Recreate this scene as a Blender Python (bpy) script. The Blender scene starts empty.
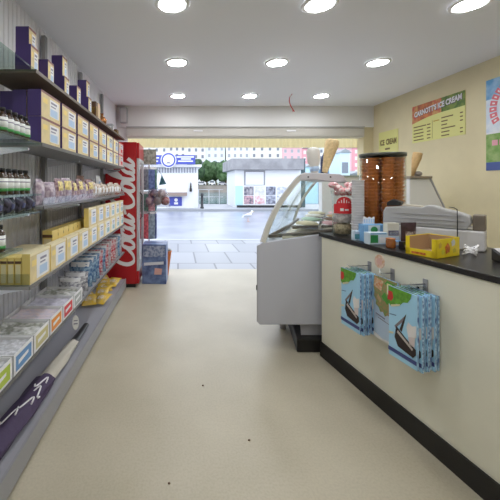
import bpy, bmesh, math, random
from math import sin, cos, pi, radians, atan2, sqrt
from mathutils import Vector, Matrix, noise
random.seed(11)
SC = bpy.context.scene
COL = SC.collection
F, CX, CY, EYE = 320.0, 178.0, 185.0, 1.35
H = 2.57

# ------------------------------------------------------------------ materials
MATS = {}
def mat(name, col, rough=0.6, metal=0.0, noise_amt=0.0, noise_scale=20.0, emit=0.0, spec=0.5, bump=0.0, coat=0.0, col2=None):
    if name in MATS: return MATS[name]
    m = bpy.data.materials.new(name); m.use_nodes = True
    nt = m.node_tree; b = nt.nodes['Principled BSDF']
    c = (col[0], col[1], col[2], 1)
    b.inputs['Base Color'].default_value = c
    b.inputs['Roughness'].default_value = rough
    b.inputs['Metallic'].default_value = metal
    b.inputs['Specular IOR Level'].default_value = spec
    b.inputs['Coat Weight'].default_value = coat
    if emit:
        b.inputs['Emission Color'].default_value = c
        b.inputs['Emission Strength'].default_value = emit
    if noise_amt or bump:
        tc = nt.nodes.new('ShaderNodeTexCoord')
        n = nt.nodes.new('ShaderNodeTexNoise'); n.inputs['Scale'].default_value = noise_scale
        n.inputs['Detail'].default_value = 4
        nt.links.new(tc.outputs['Object'], n.inputs['Vector'])
        if noise_amt:
            r = nt.nodes.new('ShaderNodeValToRGB')
            d = col2 if col2 else tuple(x*(1-noise_amt) for x in col)
            r.color_ramp.elements[0].position = 0.38; r.color_ramp.elements[1].position = 0.62
            r.color_ramp.elements[0].color = (d[0], d[1], d[2], 1); r.color_ramp.elements[1].color = c
            nt.links.new(n.outputs['Fac'], r.inputs['Fac'])
            nt.links.new(r.outputs['Color'], b.inputs['Base Color'])
        if bump:
            bp = nt.nodes.new('ShaderNodeBump'); bp.inputs['Strength'].default_value = bump
            bp.inputs['Distance'].default_value = 0.01
            nt.links.new(n.outputs['Fac'], bp.inputs['Height'])
            nt.links.new(bp.outputs['Normal'], b.inputs['Normal'])
    MATS[name] = m
    return m

def glass_mat(name, tint=(0.9, 0.96, 0.94), rough=0.03, refl=0.35):
    if name in MATS: return MATS[name]
    m = bpy.data.materials.new(name); m.use_nodes = True
    nt = m.node_tree; nt.nodes.clear()
    o = nt.nodes.new('ShaderNodeOutputMaterial')
    t = nt.nodes.new('ShaderNodeBsdfTransparent'); t.inputs['Color'].default_value = (*tint, 1)
    g = nt.nodes.new('ShaderNodeBsdfGlossy'); g.inputs['Roughness'].default_value = rough
    g.inputs['Color'].default_value = (0.9, 0.95, 0.95, 1)
    f = nt.nodes.new('ShaderNodeLayerWeight'); f.inputs['Blend'].default_value = .5
    mx = nt.nodes.new('ShaderNodeMixShader')
    pw = nt.nodes.new('ShaderNodeMath'); pw.operation = 'POWER'; pw.inputs[1].default_value = 4
    ma = nt.nodes.new('ShaderNodeMath'); ma.operation = 'MULTIPLY_ADD'
    ma.inputs[1].default_value = 0.6; ma.inputs[2].default_value = refl*0.10
    nt.links.new(f.outputs['Facing'], pw.inputs[0]); nt.links.new(pw.outputs[0], ma.inputs[0])
    nt.links.new(ma.outputs[0], mx.inputs[0])
    nt.links.new(t.outputs[0], mx.inputs[1]); nt.links.new(g.outputs[0], mx.inputs[2])
    nt.links.new(mx.outputs[0], o.inputs[0])
    MATS[name] = m
    return m

def floor_mat():
    m = bpy.data.materials.new('vinyl_floor'); m.use_nodes = True
    nt = m.node_tree; b = nt.nodes['Principled BSDF']
    tc = nt.nodes.new('ShaderNodeTexCoord')
    n1 = nt.nodes.new('ShaderNodeTexNoise'); n1.inputs['Scale'].default_value = 1.6; n1.inputs['Detail'].default_value = 6
    n2 = nt.nodes.new('ShaderNodeTexNoise'); n2.inputs['Scale'].default_value = 90; n2.inputs['Detail'].default_value = 3
    nt.links.new(tc.outputs['Object'], n1.inputs['Vector']); nt.links.new(tc.outputs['Object'], n2.inputs['Vector'])
    r = nt.nodes.new('ShaderNodeValToRGB')
    r.color_ramp.elements[0].position = .3; r.color_ramp.elements[1].position = .7
    r.color_ramp.elements[0].color = (.43, .385, .285, 1); r.color_ramp.elements[1].color = (.53, .48, .37, 1)
    nt.links.new(n1.outputs['Fac'], r.inputs['Fac'])
    r2 = nt.nodes.new('ShaderNodeValToRGB')
    r2.color_ramp.elements[0].position = .3; r2.color_ramp.elements[1].position = .6
    r2.color_ramp.elements[0].color = (.9, .9, .9, 1); r2.color_ramp.elements[1].color = (1, 1, 1, 1)
    nt.links.new(n2.outputs['Fac'], r2.inputs['Fac'])
    mx = nt.nodes.new('ShaderNodeMix'); mx.data_type = 'RGBA'; mx.blend_type = 'MULTIPLY'; mx.inputs[0].default_value = 1
    nt.links.new(r.outputs[0], mx.inputs[6]); nt.links.new(r2.outputs[0], mx.inputs[7])
    nt.links.new(mx.outputs[2], b.inputs['Base Color'])
    b.inputs['Roughness'].default_value = .36
    b.inputs['Specular IOR Level'].default_value = .45
    MATS['floor'] = m
    return m

def paving_mat():
    m = bpy.data.materials.new('grey_paving'); m.use_nodes = True
    nt = m.node_tree; b = nt.nodes['Principled BSDF']
    tc = nt.nodes.new('ShaderNodeTexCoord')
    br = nt.nodes.new('ShaderNodeTexBrick')
    br.inputs['Scale'].default_value = 1.0
    br.inputs['Color1'].default_value = (.26, .27, .30, 1); br.inputs['Color2'].default_value = (.34, .35, .38, 1)
    br.inputs['Mortar'].default_value = (.13, .135, .15, 1)
    br.inputs['Mortar Size'].default_value = .016
    br.inputs['Brick Width'].default_value = .62; br.inputs['Row Height'].default_value = .92
    nt.links.new(tc.outputs['Object'], br.inputs['Vector'])
    nt.links.new(br.outputs['Color'], b.inputs['Base Color'])
    b.inputs['Roughness'].default_value = .35
    MATS['paving'] = m
    return m

def valance_mat():
    m = bpy.data.materials.new('yellow_canvas'); m.use_nodes = True
    nt = m.node_tree; nt.nodes.clear()
    o = nt.nodes.new('ShaderNodeOutputMaterial')
    d = nt.nodes.new('ShaderNodeBsdfDiffuse'); d.inputs[0].default_value = (.86, .74, .42, 1)
    t = nt.nodes.new('ShaderNodeBsdfTranslucent'); t.inputs[0].default_value = (.86, .74, .42, 1)
    mx = nt.nodes.new('ShaderNodeMixShader'); mx.inputs[0].default_value = .5
    nt.links.new(d.outputs[0], mx.inputs[1]); nt.links.new(t.outputs[0], mx.inputs[2]); nt.links.new(mx.outputs[0], o.inputs[0])
    return m

CREAM = mat('cream_card', (.76, .62, .33), .5, noise_amt=.12, noise_scale=18)
CREAM2 = mat('cream_card_pale', (.86, .76, .50), .5)
YELLOW = mat('yellow_card', (.85, .66, .22), .5)
PURPLE = mat('purple_card', (.075, .045, .20), .45)
MAROON = mat('maroon_card', (.25, .10, .10), .5)
WHITE = mat('white_card', (.82, .82, .84), .5)
WHITEPAINT = mat('white_paint', (.80, .80, .80), .55)
LILAC = mat('lilac_film', (.76, .74, .86), .25, noise_amt=.25, noise_scale=40)
BLUEPRINT = mat('blue_print', (.12, .28, .55), .5)
PALEBLUE = mat('pale_blue_print', (.45, .60, .80), .5)
INK = mat('grey_ink', (.25, .24, .32), .6)
METAL = mat('shelf_metal', (.33, .33, .34), .5, .2)
SHELFGREY = mat('shelf_grey', (.30, .30, .31), .45); SHELFEDGE = mat('shelf_edge_dark', (.13, .125, .12), .45)
DECKGREY = mat('deck_grey', (.34, .34, .38), .4)
CHROME = mat('chrome', (.8, .8, .82), .15, 1)
BLACK = mat('black_plastic', (.015, .015, .017), .4)
BLACKKICK = mat('black_kick', (.012, .011, .011), .5)
GREYP = mat('grey_plastic', (.42, .42, .45), .4)
FREEZERGREY = mat('freezer_grey', (.55, .56, .63), .42)
LIGHTGREY = mat('light_grey_plastic', (.62, .61, .62), .4)
RED = mat('fridge_red', (.46, .010, .016), .3)
REDCARD = mat('red_card', (.65, .03, .04), .5)
GREEN = mat('green_print', (.06, .33, .08), .5)
LIME = mat('lime_print', (.42, .55, .06), .5)
ORANGE = mat('orange_print', (.80, .28, .03), .5)
BROWN = mat('brown_card', (.13, .065, .035), .5)
TAN = mat('tan_wafer', (.68, .45, .20), .6, noise_amt=.2, noise_scale=60)
WAFER = mat('brown_wafer', (.72, .29, .06), .5, noise_amt=.3, noise_scale=90)
CARDIN = mat('raw_cardboard', (.42, .27, .15), .7)
GLASS = glass_mat('clear_glass', (.96, .98, .975))
SHELFGLASS = glass_mat('green_shelf_glass', (.80, .88, .84), .05, .35)
PLASTIC = glass_mat('clear_plastic', (.97, .97, .97), .08, .4)
CEIL = mat('ceiling_paint', (.86, .875, .92), .8)
WALLCREAM = mat('cream_wall_paint', (.70, .62, .40), .7, noise_amt=.06, noise_scale=3)
COUNTERCREAM = mat('cream_counter_board', (.83, .81, .68), .45, noise_amt=.04, noise_scale=4)
COUNTERTOP = mat('black_worktop', (.022, .020, .019), .3, noise_amt=.3, noise_scale=150)
GOLD = mat('gold_foil', (.75, .5, .12), .25, .8, noise_amt=.4, noise_scale=50)

# ------------------------------------------------------------------ mesh builder
class MB:
    def __init__(s):
        s.v = []; s.f = []; s.m = []; s.sm = []; s.mats = []
    def mi(s, m):
        if m not in s.mats: s.mats.append(m)
        return s.mats.index(m)
    def add(s, vs, fs, m, smooth=False, M=None):
        o = len(s.v)
        for p in vs:
            p = Vector(p)
            s.v.append(M @ p if M else p)
        k = s.mi(m)
        for f in fs:
            s.f.append([o+i for i in f]); s.m.append(k); s.sm.append(smooth)
        return s
    def box(s, lo, hi, m, M=None):
        x0, y0, z0 = lo; x1, y1, z1 = hi
        vs = [(x0,y0,z0),(x1,y0,z0),(x1,y1,z0),(x0,y1,z0),(x0,y0,z1),(x1,y0,z1),(x1,y1,z1),(x0,y1,z1)]
        fs = [(0,3,2,1),(4,5,6,7),(0,1,5,4),(1,2,6,5),(2,3,7,6),(3,0,4,7)]
        return s.add(vs, fs, m, False, M)
    def cyl(s, p0, p1, r0, r1, m, n=14, smooth=True, caps=True):
        p0 = Vector(p0); p1 = Vector(p1); d = (p1-p0).normalized()
        a = Vector((1,0,0)) if abs(d.x) < .8 else Vector((0,1,0))
        u = d.cross(a).normalized(); w = d.cross(u)
        vs = []
        for p, r in ((p0,r0),(p1,r1)):
            for i in range(n):
                t = 2*pi*i/n; vs.append(p + (u*cos(t)+w*sin(t))*r)
        s.add(vs, [(i,(i+1)%n,n+(i+1)%n,n+i) for i in range(n)], m, smooth)
        if caps:
            s.add(vs[:n], [tuple(range(n-1,-1,-1))], m); s.add(vs[n:], [tuple(range(n))], m)
        return s
    def lathe(s, prof, m, n=18, c=(0,0,0), smooth=True, M=None):
        vs = []
        for r, z in prof:
            for i in range(n):
                t = 2*pi*i/n; vs.append((c[0]+r*cos(t), c[1]+r*sin(t), c[2]+z))
        fs = []
        for k in range(len(prof)-1):
            for i in range(n):
                j = (i+1) % n
                fs.append((k*n+i, k*n+j, (k+1)*n+j, (k+1)*n+i))
        if prof[0][0] > 1e-5: fs.append(tuple(range(n-1,-1,-1)))
        if prof[-1][0] > 1e-5: fs.append(tuple((len(prof)-1)*n+i for i in range(n)))
        return s.add(vs, fs, m, smooth, M)
    def prism(s, poly, d0, d1, m, fn, smooth=False):
        # poly 2D; fn(a, b, d) -> 3D
        n = len(poly)
        vs = [fn(a,b,d0) for a,b in poly] + [fn(a,b,d1) for a,b in poly]
        fs = [(i,(i+1)%n,n+(i+1)%n,n+i) for i in range(n)] + [tuple(range(n-1,-1,-1)), tuple(range(n,2*n))]
        return s.add(vs, fs, m, smooth)
    def tube(s, pts, r, m, n=8):
        pts = [Vector(p) for p in pts]
        vs = []; L = len(pts)
        for k, p in enumerate(pts):
            d = (pts[min(k+1,L-1)] - pts[max(k-1,0)]).normalized()
            a = Vector((0,0,1)) if abs(d.z) < .9 else Vector((1,0,0))
            u = d.cross(a).normalized(); w = d.cross(u)
            for i in range(n):
                t = 2*pi*i/n; vs.append(p + (u*cos(t)+w*sin(t))*r)
        fs = [(k*n+i, k*n+(i+1)%n, (k+1)*n+(i+1)%n, (k+1)*n+i) for k in range(L-1) for i in range(n)]
        fs += [tuple(range(n-1,-1,-1)), tuple((L-1)*n+i for i in range(n))]
        return s.add(vs, fs, m, True)
    def grid(s, fn, nu, nv, m, smooth=True):
        vs = [fn(i/nu, j/nv) for j in range(nv+1) for i in range(nu+1)]
        fs = [(j*(nu+1)+i, j*(nu+1)+i+1, (j+1)*(nu+1)+i+1, (j+1)*(nu+1)+i) for j in range(nv) for i in range(nu)]
        return s.add(vs, fs, m, smooth)
    def blob(s, c, r, m, sub=2, amp=.2, freq=3, seed=0):
        bm = bmesh.new(); bmesh.ops.create_icosphere(bm, subdivisions=sub, radius=1)
        vs = []
        for v in bm.verts:
            k = 1 + amp*noise.noise(v.co*freq + Vector((seed*7.1, seed*3.3, seed)))
            vs.append((c[0]+v.co.x*r[0]*k, c[1]+v.co.y*r[1]*k, c[2]+v.co.z*r[2]*k))
        fs = [tuple(v.index for v in f.verts) for f in bm.faces]
        bm.free()
        return s.add(vs, fs, m, True)
    def mesh(s, name):
        me = bpy.data.meshes.new(name)
        me.from_pydata([tuple(v) for v in s.v], [], s.f)
        for m in s.mats: me.materials.append(m)
        for i, p in enumerate(me.polygons):
            p.material_index = s.m[i]; p.use_smooth = s.sm[i]
        me.update()
        return me
    def build(s, name, parent=None, loc=(0,0,0), rz=0.0, bev=0.0):
        o = bpy.data.objects.new(name, s.mesh(name)); COL.objects.link(o)
        o.location = loc; o.rotation_euler = (0,0,rz)
        if parent: o.parent = parent
        if bev:
            b = o.modifiers.new('bevel', 'BEVEL'); b.width = bev; b.segments = 2; b.limit_method = 'ANGLE'
        return o

def tag(o, label, cat, group=None, kind=None):
    if label: o['label'] = label
    if cat: o['category'] = cat
    if group: o['group'] = group
    if kind: o['kind'] = kind
    return o
def empty(name, loc=(0,0,0), rz=0.0, M=None):
    o = bpy.data.objects.new(name, None); COL.objects.link(o)
    if M is not None: o.matrix_world = M
    else:
        o.location = loc; o.rotation_euler = (0,0,rz)
    o.empty_display_size = .1
    return o
def struct(o):
    o['kind'] = 'structure'; return o
def dup(o, name=None):
    c = o.copy(); COL.objects.link(c)
    for ch in list(o.children):
        d = ch.copy(); COL.objects.link(d); d.parent = c
        for g in list(ch.children):
            e = g.copy(); COL.objects.link(e); e.parent = d
    return c
ORD = ['', 'first','second','third','fourth','fifth','sixth','seventh','eighth','ninth','tenth','eleventh','twelfth','thirteenth',
       'fourteenth','fifteenth','sixteenth','seventeenth','eighteenth','nineteenth','twentieth','twenty-first','twenty-second','twenty-third','twenty-fourth','twenty-fifth']

def text_geo(body, w, h, bold=.045):
    cu = bpy.data.curves.new('txt', 'FONT'); cu.body = body; cu.size = 1; cu.extrude = 0; cu.offset = bold; cu.resolution_u = 3
    ob = bpy.data.objects.new('txt', cu); COL.objects.link(ob)
    dg = bpy.context.evaluated_depsgraph_get(); dg.update()
    me = bpy.data.meshes.new_from_object(ob.evaluated_get(dg))
    vs = [v.co.copy() for v in me.vertices]; fs = [tuple(p.vertices) for p in me.polygons]
    bpy.data.objects.remove(ob); bpy.data.meshes.remove(me); bpy.data.curves.remove(cu)
    x0 = min(v.x for v in vs); x1 = max(v.x for v in vs); y0 = min(v.y for v in vs); y1 = max(v.y for v in vs)
    return [((v.x-x0)/(x1-x0)*w, (v.y-y0)/(y1-y0)*h) for v in vs], fs
def add_text(mb, body, x, y, w, h, m, d=0.0, fn=lambda a,b,d: (a,b,d)):
    vs, fs = text_geo(body, w, h)
    return mb.add([fn(x+a, y+b, d) for a,b in vs], fs, m)

# ------------------------------------------------------------------ setting
def front(Y): return -.752 + .016*Y            # aisle edge of the shelves
SRZ = -math.atan(.016)
def wallx(Y): return -1.08 + .045*(Y-2.11)
WX = 3.03
def cface(Y): return 1.544 - .161*Y            # cream front of the counter
CRZ = math.atan(.161)

YB = -1.6
mb = MB(); mb.box((-1.6, YB, -.1), (3.3, 5.14, 0), floor_mat()); struct(mb.build('floor'))
mb = MB(); mb.box((-1.6, YB, H), (3.3, 5.3, H+.12), CEIL); struct(mb.build('ceiling'))
mb = MB(); mb.box((WX, YB, 0), (WX+.2, 5.3, H), WALLCREAM); struct(mb.build('wall_right'))
mb = MB(); mb.box((-1.6, YB-.15, 0), (3.3, YB, H), WALLCREAM); struct(mb.build('wall_back'))
# ribbed left wall
mb = MB(); P = .05
pts = []
y = YB
while y < 5.14:
    pts += [(0, y), (0, y+P*.55), (-.006, y+P*.65), (-.006, y+P*.9)]
    y += P
vs = []
for a, yy in pts:
    vs += [(wallx(yy)+a, yy, 0), (wallx(yy)+a, yy, H)]
mb.add(vs, [(2*i, 2*i+1, 2*i+3, 2*i+2) for i in range(len(pts)-1)], mat('white_ribbed_panel', (.86, .86, .92), .45))
mb.add([(wallx(YB)-.15,YB,0),(wallx(5.14)-.15,5.14,0),(wallx(5.14)-.15,5.14,H),(wallx(YB)-.15,YB,H),
        (wallx(5.14)-.005,5.14,0),(wallx(5.14)-.005,5.14,H)], [(0,1,2,3),(1,4,5,2)], WHITEPAINT)
struct(mb.build('wall_left'))
# soffit above the open shop front
mb = MB()
mb.box((-1.0, 4.95, 2.247), (WX, 5.14, H), WHITEPAINT)
mb.box((2.88, 4.97, 0), (WX, 5.14, 2.247), WALLCREAM)
mb.box((2.25, 5.0, 0), (2.88, 5.12, 1.47), WHITEPAINT)
mb.box((-1.0, 4.99, 0), (-.80, 5.14, 2.247), WHITEPAINT)
struct(mb.build('wall_front'))
mb = MB(); mb.box((2.22, 4.96, 1.47), (2.88, 5.14, 1.50), mat('sill_green', (.32, .36, .30), .5)); struct(mb.build('trim_1'))
mb = MB()
mb.box((-.80, 4.93, 2.236), (2.88, 4.95, 2.256), mat('grey_trim', (.5, .5, .5), .5))
struct(mb.build('trim_2'))
# roller shutter housing
r = empty('roller_shutter_housing', (0, 4.96, 2.09)); tag(r, 'long pale roller shutter housing under the white soffit at the open front', 'shutter housing')
mb = MB(); mb.prism([(0,0),(.15,0),(.15,.155),(.0,.155),(-.015,.13),(-.015,.02)], -.80, 2.88, mat('shutter_box', (.60, .58, .54), .5), lambda a,b,d: (d, a, b)); mb.build('housing', r)
mb = MB(); mb.box((1.68, -.03, .085), (1.82, -.015, .108), WHITE); mb.build('latch', r)
b = MB(); b.box((.24, -.03, .085), (.38, -.015, .108), WHITE); b.build('latch', r)
mb = MB(); n = 120
def vf(u, v):
    x = -.95 + 4.1*u
    return (x, 5.185 + .008*sin(x*2*pi/.07), 1.955 + .15*v)
mb.grid(vf, 500, 1, valance_mat())
tag(mb.build('awning_valance'), 'yellow pleated canvas valance hanging across the open front', 'awning')

def mk(name, lo, hi, m):
    b = MB(); b.box(lo, hi, m); return struct(b.build(name))
mk('baseboard_right', (WX-.015, 2.6, 0), (WX, 4.97, .1), BLACKKICK)

# ------------------------------------------------------------------ ceiling lights
EM = mat('lamp_diffuser', (.97, .985, 1), .5, emit=64)
def lamp(x, y, label, group):
    r = empty('ceiling_downlight', (x, y, H)); tag(r, label, 'ceiling light', group)
    b = MB(); b.lathe([(.088,-.004),(.115,-.004),(.117,-.010),(.112,-.016),(.092,-.016),(.088,-.004)], WHITEPAINT, 32); b.build('trim_ring', r)
    b = MB(); b.lathe([(0,-.0125),(.05,-.0125),(.09,-.011),(.09,-.003),(0,-.003)], EM, 32); b.build('diffuser', r)
rows = [(4.36, [.0, .98, 1.95], 'row by the open front'), (3.17, [-.01, .98, 1.98], 'middle row'), (2.145, [-.04, .952, 1.957], 'row over the counter end')]
for yy, xs, rn in rows:
    for xx, sd in zip(xs, ('shelf side', 'centre', 'counter side')):
        lamp(xx, yy, 'round white ceiling downlight, %s of the %s' % (sd, rn), 'ceiling downlights in view')
for yy in (1.0, -.2):
    for xx in (0, .95, 1.95):
        lamp(xx, yy, 'round ceiling downlight behind the camera position', 'ceiling downlights behind the camera')
# red wire
mb = MB()
mb.tube([(1.53,4.3,H), (1.50,4.3,H-.04), (1.495,4.3,H-.09), (1.51,4.3,H-.15), (1.54,4.3,H-.20), (1.565,4.3,H-.235)], .006, mat('red_cable', (.6,.02,.03), .4))
mb.tube([(1.54,4.3,H-.20), (1.545,4.3,H-.24)], .004, mat('red_cable', (.6,.02,.03), .4))
tag(mb.build('loose_cable'), 'loose red cable dangling from the ceiling', 'cable')
r = empty('junction_box', (-.83, 4.95, 2.40)); tag(r, 'grey junction box on the soffit in the corner above the fridge', 'junction box')
mb = MB(); mb.box((-.055,-.09,-.10), (.055,0,.13), GREYP); mb.build('casing', r, bev=.006)
mb = MB(); mb.box((-.045,-.096,-.09), (.045,-.09,.12), LIGHTGREY); mb.build('cover', r)

# ------------------------------------------------------------------ shelving
SZ = dict(deck=.13, low=.495, s3=.853, mid=1.235, s2=1.575, top=1.94)
SY0, SYM, SY1 = .55, 1.70, 4.10
sh = empty('shelving_unit', (front(2.4)-.2, 2.4, 0)); tag(sh, 'long grey wall shelving unit full of boxes and bags along the ribbed wall', 'shelving')
OFF = Vector(sh.location)
def sbox(b, v0, v1, y0, y1, z0, z1, m):
    # v measured from the shelf edge towards the wall
    vs = []
    for z in (z0, z1):
        for v, y in ((v0,y0),(v1,y0),(v1,y1),(v0,y1)):
            vs.append(Vector((front(y)-v, y, z)) - OFF)
    b.add(vs, [(3,2,1,0),(4,5,6,7),(0,1,5,4),(1,2,6,5),(2,3,7,6),(3,0,4,7)], m)
BACK = .285
for nm, y0, y1, th, m, zz in (('lower_shelf', SY0, SY1, .014, SHELFGREY, SZ['low']), ('shelf', 1.56, SY1, .016, SHELFGREY, SZ['s3']),
                      ('shelf', 1.72, SY1, .016, SHELFGREY, SZ['mid']), ('shelf', SYM, SY1, .018, SHELFGREY, SZ['s2']),
                      ('top_shelf', 1.63, SY1, .018, mat('brown_shelf', (.13,.105,.08), .5), SZ['top'])):
    b = MB(); sbox(b, 0, BACK, y0, y1, zz-th, zz, m); sbox(b, -.004, .0, y0, y1, zz-th, zz+.001, SHELFEDGE if nm != 'top_shelf' else m); b.build(nm, sh)
b = MB(); sbox(b, 0.0, BACK+.03, SY0, 4.15, .1, .13, DECKGREY); sbox(b, -.012, 0, SY0, 4.15, .03, .137, METAL)
sbox(b, .05, .07, SY0, 4.15, 0, .1, SHELFGREY); b.build('deck', sh)
for zz, y0, y1 in ((SZ['top'], SY0, 1.625), (SZ['s2'], SY0, SYM-.004), (1.305, SY0, 1.70), (1.215, SY0, 1.71), (1.055, SY0, 1.50)):
    b = MB(); sbox(b, 0, BACK, y0, y1, zz-.01, zz, SHELFGLASS); b.build('glass_shelf', sh)
b = MB(); sbox(b, .0, .28, 1.562, 1.567, SZ['s3'], SZ['s3']+.06, glass_mat('riser_glass',(.84,.86,.82),.05,.3)); b.build('glass_riser', sh)
b = MB(); sbox(b, .003, .006, 1.73, SY1, SZ['mid'], SZ['mid']+.045, PLASTIC); b.build('glass_riser', sh)
for yy in (.9, 1.66, 2.48, 3.28, 4.06):
    b = MB(); xb = wallx(yy)+.012
    b.box((xb-OFF.x, yy-.022-OFF.y, .0), (xb+.03-OFF.x, yy+.022-OFF.y, 2.5), METAL)
    b.build('upright', sh)
    for zz in (SZ['s3'], SZ['mid'], SZ['s2'], SZ['low']):
        b = MB(); x0 = xb+.03
        pr = [(x0-OFF.x, zz-.03), (front(yy)-.05-OFF.x, zz-.03), (front(yy)-.05-OFF.x, zz-.045), (x0-OFF.x, zz-.09)]
        b.prism(pr, yy-.006-OFF.y, yy+.006-OFF.y, CHROME, lambda a,bb,d: (a, d, bb)); b.build('bracket', sh)

def onshelf(Y, v, z): return (front(Y)-v, Y, z)

# --- carton: +x cream face to the aisle, purple ends
def carton_mesh(L=.262, Hh=.144, D=.075, body=CREAM, end=PURPLE, lab=WHITE, stripe=MAROON, art=PALEBLUE, big=False):
    b = MB()
    x0, x1 = -D, 0
    b.add([(x0,0,0),(x1,0,0),(x1,0,Hh),(x0,0,Hh)], [(0,1,2,3)], end)
    b.add([(x0,L,0),(x1,L,0),(x1,L,Hh),(x0,L,Hh)], [(3,2,1,0)], end)
    b.add([(x1,0,0),(x1,L,0),(x1,L,Hh),(x1,0,Hh)], [(0,1,2,3)], body)
    b.add([(x0,0,0),(x0,L,0),(x0,L,Hh),(x0,0,Hh)], [(3,2,1,0)], body)
    b.add([(x0,0,Hh),(x1,0,Hh),(x1,L,Hh),(x0,L,Hh)], [(0,1,2,3)], stripe)
    b.add([(x0,0,0),(x1,0,0),(x1,L,0),(x0,L,0)], [(3,2,1,0)], body)
    e = .0006
    def q(y0, y1, z0, z1, m, k=1):
        b.add([(x1+e*k,y0,z0),(x1+e*k,y1,z0),(x1+e*k,y1,z1),(x1+e*k,y0,z1)], [(0,1,2,3)], m)
    q(0, L, Hh*.91, Hh, stripe)
    q(L*(.30 if big else .42), L*.92, Hh*(.08 if big else .14), Hh*(.88 if big else .82), lab)
    q(L*.44, L*.84, Hh*.16, Hh*.46, art, 2)
    q(L*.47, L*.80, Hh*.66, Hh*.74, INK, 2)
    q(L*.47, L*.74, Hh*.54, Hh*.59, INK, 2)
    q(L*.08, L*.30, Hh*.55, Hh*.75, YELLOW)
    return b.mesh('carton')
def place(me, name, loc, rz, label, cat, group=None):
    o = bpy.data.objects.new(name, me); COL.objects.link(o); o.location = loc; o.rotation_euler = (0,0,rz)
    return tag(o, label, cat, group)
CM = carton_mesh()
CM2 = carton_mesh(body=CREAM2, lab=mat('white_film', (.85,.85,.88), .2))
CM3 = carton_mesh(body=mat('pink_card', (.75,.55,.52), .4), lab=WHITE, art=REDCARD, stripe=REDCARD)
NB = 8; pitch = (4.085-1.715)/NB
for t in range(2):
    for i in range(NB):
        k = NB - i
        me = CM if i < 5 else (CM2 if i < 7 else CM3)
        kind = 'cream and purple carton' if i < 5 else ('pale cream carton' if i < 7 else 'pinkish white carton')
        Y = 1.715 + i*pitch
        o = place(me, 'carton', onshelf(Y, .008, SZ['s2']+.0005+t*.1455), SRZ, '%s under the top shelf, %s tier, %s from the red fridge' % (kind, ('lower','upper')[t], ORD[k]), 'box', 'cartons under the top shelf')
    for d in range(1, 3):
        Y = 1.722 + (.0,.004,.03)[d]
        place(CM, 'carton', onshelf(Y, .008+.085*d, SZ['s2']+.0005+t*.1455), SRZ, 'purple-ended carton by the bottles, %s tier, %s row from the wall' % (('lower','upper')[t], ('','second','first')[d]), 'box', 'purple-ended cartons behind the front row')
# --- cartons on the top shelf
zt = SZ['top'] + .001
CMS = carton_mesh(L=.085)
def topc(px1, Y, tier, label, me=None, rz=0):
    x = (px1-CX)/F*Y
    place(me or CMS, 'carton', (x, Y, zt + tier*.1455), SRZ+rz, label, 'box', 'purple cartons on the top shelf')
topc(31, 1.665, 0, 'small purple carton standing in front of the tall pair on the top shelf')
topc(28.5, 1.765, 0, 'cream side carton under the highest purple carton on the top shelf', CM)
topc(29, 1.775, 1, 'highest purple carton on the top shelf, by the ribbed wall')
topc(48, 1.87, 0, 'single purple carton after the tall pair on the top shelf')
topc(64.5, 2.15, 0, 'purple carton under another one, middle of the top shelf')
topc(62.5, 2.17, 1, 'purple carton sitting on another one, middle of the top shelf')
topc(77, 2.36, 0, 'single purple carton between the two stacks on the top shelf')
topc(88.5, 2.66, 0, 'purple carton under another one beside the brown boxes on the top shelf')
topc(86.5, 2.68, 1, 'purple carton sitting on another one beside the brown boxes on the top shelf')
def simple_box(name, lo, hi, loc, rz, m, label, cat, panel=None, group=None, bev=.002):
    b = MB(); b.box(lo, hi, m)
    if panel:
        e = .0008
        b.add([(hi[0]+e, lo[1]*.7, lo[2]+(hi[2]-lo[2])*.2),(hi[0]+e, hi[1]*.7, lo[2]+(hi[2]-lo[2])*.2),(hi[0]+e, hi[1]*.7, lo[2]+(hi[2]-lo[2])*.75),(hi[0]+e, lo[1]*.7, lo[2]+(hi[2]-lo[2])*.75)], [(0,1,2,3)], panel)
        b.add([(lo[0]*.7, lo[1]-e, lo[2]+(hi[2]-lo[2])*.25),(hi[0]*.7, lo[1]-e, lo[2]+(hi[2]-lo[2])*.25),(hi[0]*.7, lo[1]-e, lo[2]+(hi[2]-lo[2])*.7),(lo[0]*.7, lo[1]-e, lo[2]+(hi[2]-lo[2])*.7)], [(0,1,2,3)], panel)
    o = b.build(name, None, loc, rz, bev=bev)
    return tag(o, label, cat, group)
simple_box('gift_box', (-.03,-.03,0), (.03,.03,.16), onshelf(2.90,.06,zt), SRZ, BROWN, 'dark brown upright box on the top shelf after the purple cartons', 'box', GOLD)
simple_box('gift_box', (-.03,-.04,0), (.03,.04,.185), onshelf(3.06,.08,zt), SRZ, mat('peach_card',(.72,.5,.36),.5), 'tall peach box on the top shelf behind the dark brown one', 'box', CREAM)
b = MB(); b.lathe([(0,0),(.03,0),(.045,.02),(.048,.05),(.03,.08),(.012,.09),(.012,.105),(.02,.115),(0,.118)], mat('copper_foil',(.45,.2,.08),.25,.9), 16)
tag(b.build('sweet_jar', None, onshelf(3.17,.052,zt)), 'small copper jar at the edge of the top shelf', 'jar')
simple_box('gift_box', (-.035,-.035,0), (.035,.035,.085), onshelf(3.56,.06,zt), SRZ, GREYP, 'short grey box on the top shelf toward the fridge', 'box', WHITE)
simple_box('gift_box', (-.03,-.05,0), (.03,.05,.06), onshelf(3.78,.05,zt), SRZ, BROWN, 'low brown box at the fridge end of the top shelf', 'box', GOLD)

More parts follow.
